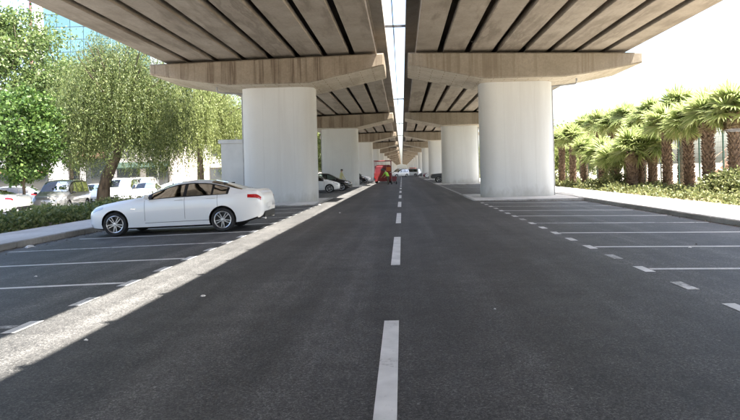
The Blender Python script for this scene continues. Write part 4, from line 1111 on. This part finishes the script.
# street lamps
def street_lamp(base, hgt, arm, rz, label):
    t = empty('street_lamp', base, rz, label, 'street lamp')
    MB().tube([(0, 0, 0), (0, 0, hgt*.6), (0, 0, hgt - .25), (.25, 0, hgt), (arm*.5, 0, hgt + .06), (arm, 0, hgt + .1)], [.11, .085, .06, .05, .045, .04], 10).build('pole', M['steel'], t, True)
    MB().lathe([(.001, -.04), (.16, -.03), (.19, 0), (.16, .05), (.05, .10), (.001, .11)], 16, 'z', (0, 0, 0)).build('base_plate', M['steel'], t)
    hb = MB(); hb.prism([(arm - .15, hgt + .06), (arm + .15, hgt + .03), (arm + .85, hgt + .05), (arm + .9, hgt + .09), (arm + .6, hgt + .14), (arm, hgt + .15)], -.14, .14, 'y')
    o = hb.build('lamp_head', M['darksteel'], t); MB().box(arm + .2, arm + .75, -.10, .10, hgt + .01, hgt + .03).build('lens', M['lamp_clear'], o)
p = px(2, 19.5, 40)
street_lamp((p.x - 2.3, 40, -.35), p.z + .25, 1.7, 0, 'white street lamp head above the trees at the left edge')
p = px(733, 129, 25.5)
street_lamp((p.x + 1.0, 25.5, -.05), p.z - .08, .45, R(180), 'low lamp with flat head at the right edge among the palms')
# grey cabin beside the nearest left column
c0, c1 = px(219.5, 140, 34.5), px(252, 140, 34.5)
t = empty('utility_cabin', (c0.x, 34.5, -.08), 0, 'grey box shaped utility cabin beside the nearest left column', 'cabin')
H = c0.z + .08; W = c1.x - c0.x
MB().box(.08, W, 0, 2.4, 0, H - .22).build('wall', M['cabin'], t); MB().cbox(-.06, W + .06, -.10, 2.5, H - .218, H).build('roof', M['cabin'], t)
MB().box(.9, 1.8, 2.401, 2.43, .1, 2.15).build('door', basic('cabin_door', (.30, .32, .33), None, rough=.5), t)
# fence behind the palms
t = empty('mesh_fence', (17.5, 16, -.06), 0, 'tall green wire mesh fence behind the palm row', 'fence')
for k in range(34): MB().box(-.03, .03, k*2.5 - .03, k*2.5 + .03, 0, 3.4).build('post', M['fence_green'], t)
mb = MB()
for k in range(int(82.5/.10)): mb.box(-.004, .004, k*.10 - .0035, k*.10 + .0035, .1, 3.3)
for k in range(12): mb.box(-.009, -.004, 0, 82.5, .1 + k*.29 - .005, .1 + k*.29 + .005)
tag(mb.build('wire_mesh', M['fence_green'], t, fix=False), kind='stuff')
# sloping stair behind the fence at the right edge
p = px(738, 160, 33)
t = empty('stair_ramp', (p.x - .4, 33, -.06), 0, 'brown sloping stair behind the fence at the right edge', 'stair')
br = basic('stair_brown', (.26, .16, .11), (.33, .21, .15), 4, .8)
mb = MB(); mb.prism([(-1.6, 0), (-1.2, 0), (3.4, 3.0), (3.4, 3.4), (3.0, 3.4)], 0, .12, 'y'); mb.prism([(-1.6, 0), (-1.2, 0), (3.4, 3.0), (3.4, 3.4), (3.0, 3.4)], 1.4, 1.52, 'y'); mb.build('stringer', br, t)
for k in range(15): MB().box(-1.35 + k*.3, -1.02 + k*.3, .121, 1.399, .10 + k*.21, .14 + k*.21).build('step', br, t)
mb = MB()
for y in (.06, 1.46):
    mb.tube([(-1.3, y, 1.05), (3.2, y, 4.35)], .025, 6)
    for k in range(6): mb.tube([(-1.2 + k*.86, y, .2 + k*.62), (-1.2 + k*.86, y, 1.12 + k*.63)], .018, 6)
mb.build('railing', br, t)
MB().box(3.0, 5.2, -.1, 1.7, 3.1, 3.35).build('landing', br, t)
mb = MB()
for x, y in ((3.2, 0), (5.0, 0), (3.2, 1.55), (5.0, 1.55)): mb.box(x - .08, x + .08, y - .08 + .05, y + .08 + .05, 0, 3.1)
mb.build('landing_posts', br, t)

# ================================================================== LITTER
lit = basic('litter', (.62, .62, .60), None, rough=.6)
def scrap(p, s, label, seed, hgt=.02):
    rd = random.Random(seed); mb = MB(); n = 9; vs = [(0, 0, hgt)]
    for ring, rr in ((1, .5), (2, 1.0)):
        for k in range(n):
            a = 2*math.pi*k/n; q = s*rr*rd.uniform(.6, 1.1); vs.append((q*math.cos(a)*1.4, q*math.sin(a), hgt*rd.uniform(.2, 1.0) if ring == 1 else .003 + hgt*.3*rd.random()))
    fs = [(0, 1+k, 1+(k+1) % n) for k in range(n)] + [(1+k, 1+n+k, 1+n+(k+1) % n, 1+(k+1) % n) for k in range(n)]
    mb.add(vs, fs); o = mb.build('litter', lit); o.location = p; o.rotation_euler.z = rd.uniform(0, 6); tag(o, label, 'litter')
def ground_at(x, y):
    u, v = x - 402, 170 - y; U, V = u + .025*v, v - .025*u
    hgt = CAMH
    for _ in range(6): Y = -F*hgt/V; X = CAMX + U*Y/F; hgt = CAMH - gz(X)
    return Vector((X, Y, gz(X) + .004))
scrap(ground_at(30, 247.5), .14, 'crumpled pale plastic bag by the left kerb', 1, .06)
scrap(ground_at(203, 296.5), .045, 'white paper scrap on the road right of the sunlit strip', 2)
scrap(ground_at(86, 341), .022, 'tiny pale scrap beside the sunlit strip near the camera', 3)
scrap(ground_at(36, 277), .03, 'small paper scrap in the nearest left bay', 4)
scrap(ground_at(690, 248), .035, 'small white scrap in the second right bay', 5)
scrap(ground_at(495, 310), .012, 'pale pebble sized scrap in the right lane', 6)
scrap(ground_at(340, 213), .05, 'pale scrap lying in the left lane far ahead', 7)

# fallen leaves and grit swept against the kerbs and islands
rl = np.random.default_rng(77); rng = rl; Pl = []
def drift(x, y): Pl.append(np.stack([x, y, np.array([gz(v) for v in x]) + .006 + .01*rl.random(len(x))], 1))
drift(KL + .03 + rl.exponential(.22, 1500).clip(0, 1.6), rl.uniform(7, 27, 1500))
drift(KR - .03 - rl.exponential(.12, 500).clip(0, 1.0), rl.uniform(9, 27, 500))
drift(rl.uniform(3.5, 8.5, 350), PIER0 - 3.42 - rl.exponential(.10, 350).clip(0, .8))
drift(rl.uniform(-9, -3.9, 350), PIER0 - 3.42 - rl.exponential(.10, 350).clip(0, .8))
drift(rl.uniform(-9, 8.5, 60), rl.uniform(9, 30, 60))
Pl = np.vstack(Pl); Q = leaves(Pl, .06, .6, 0, .35, 4.0); Q[:, :, 2] = Pl[:, None, 2] + (Q[:, :, 2] - Pl[:, None, 2])*.25 + .004
tag(link('leaf_litter', quads_mesh('leaf_litter', Q, leafmat('dead_leaf', (.05, .035, .02), (.11, .08, .045), (.24, .20, .14), .1))), 'scattered dry leaves and grit along the kerbs', 'litter', kind='stuff')
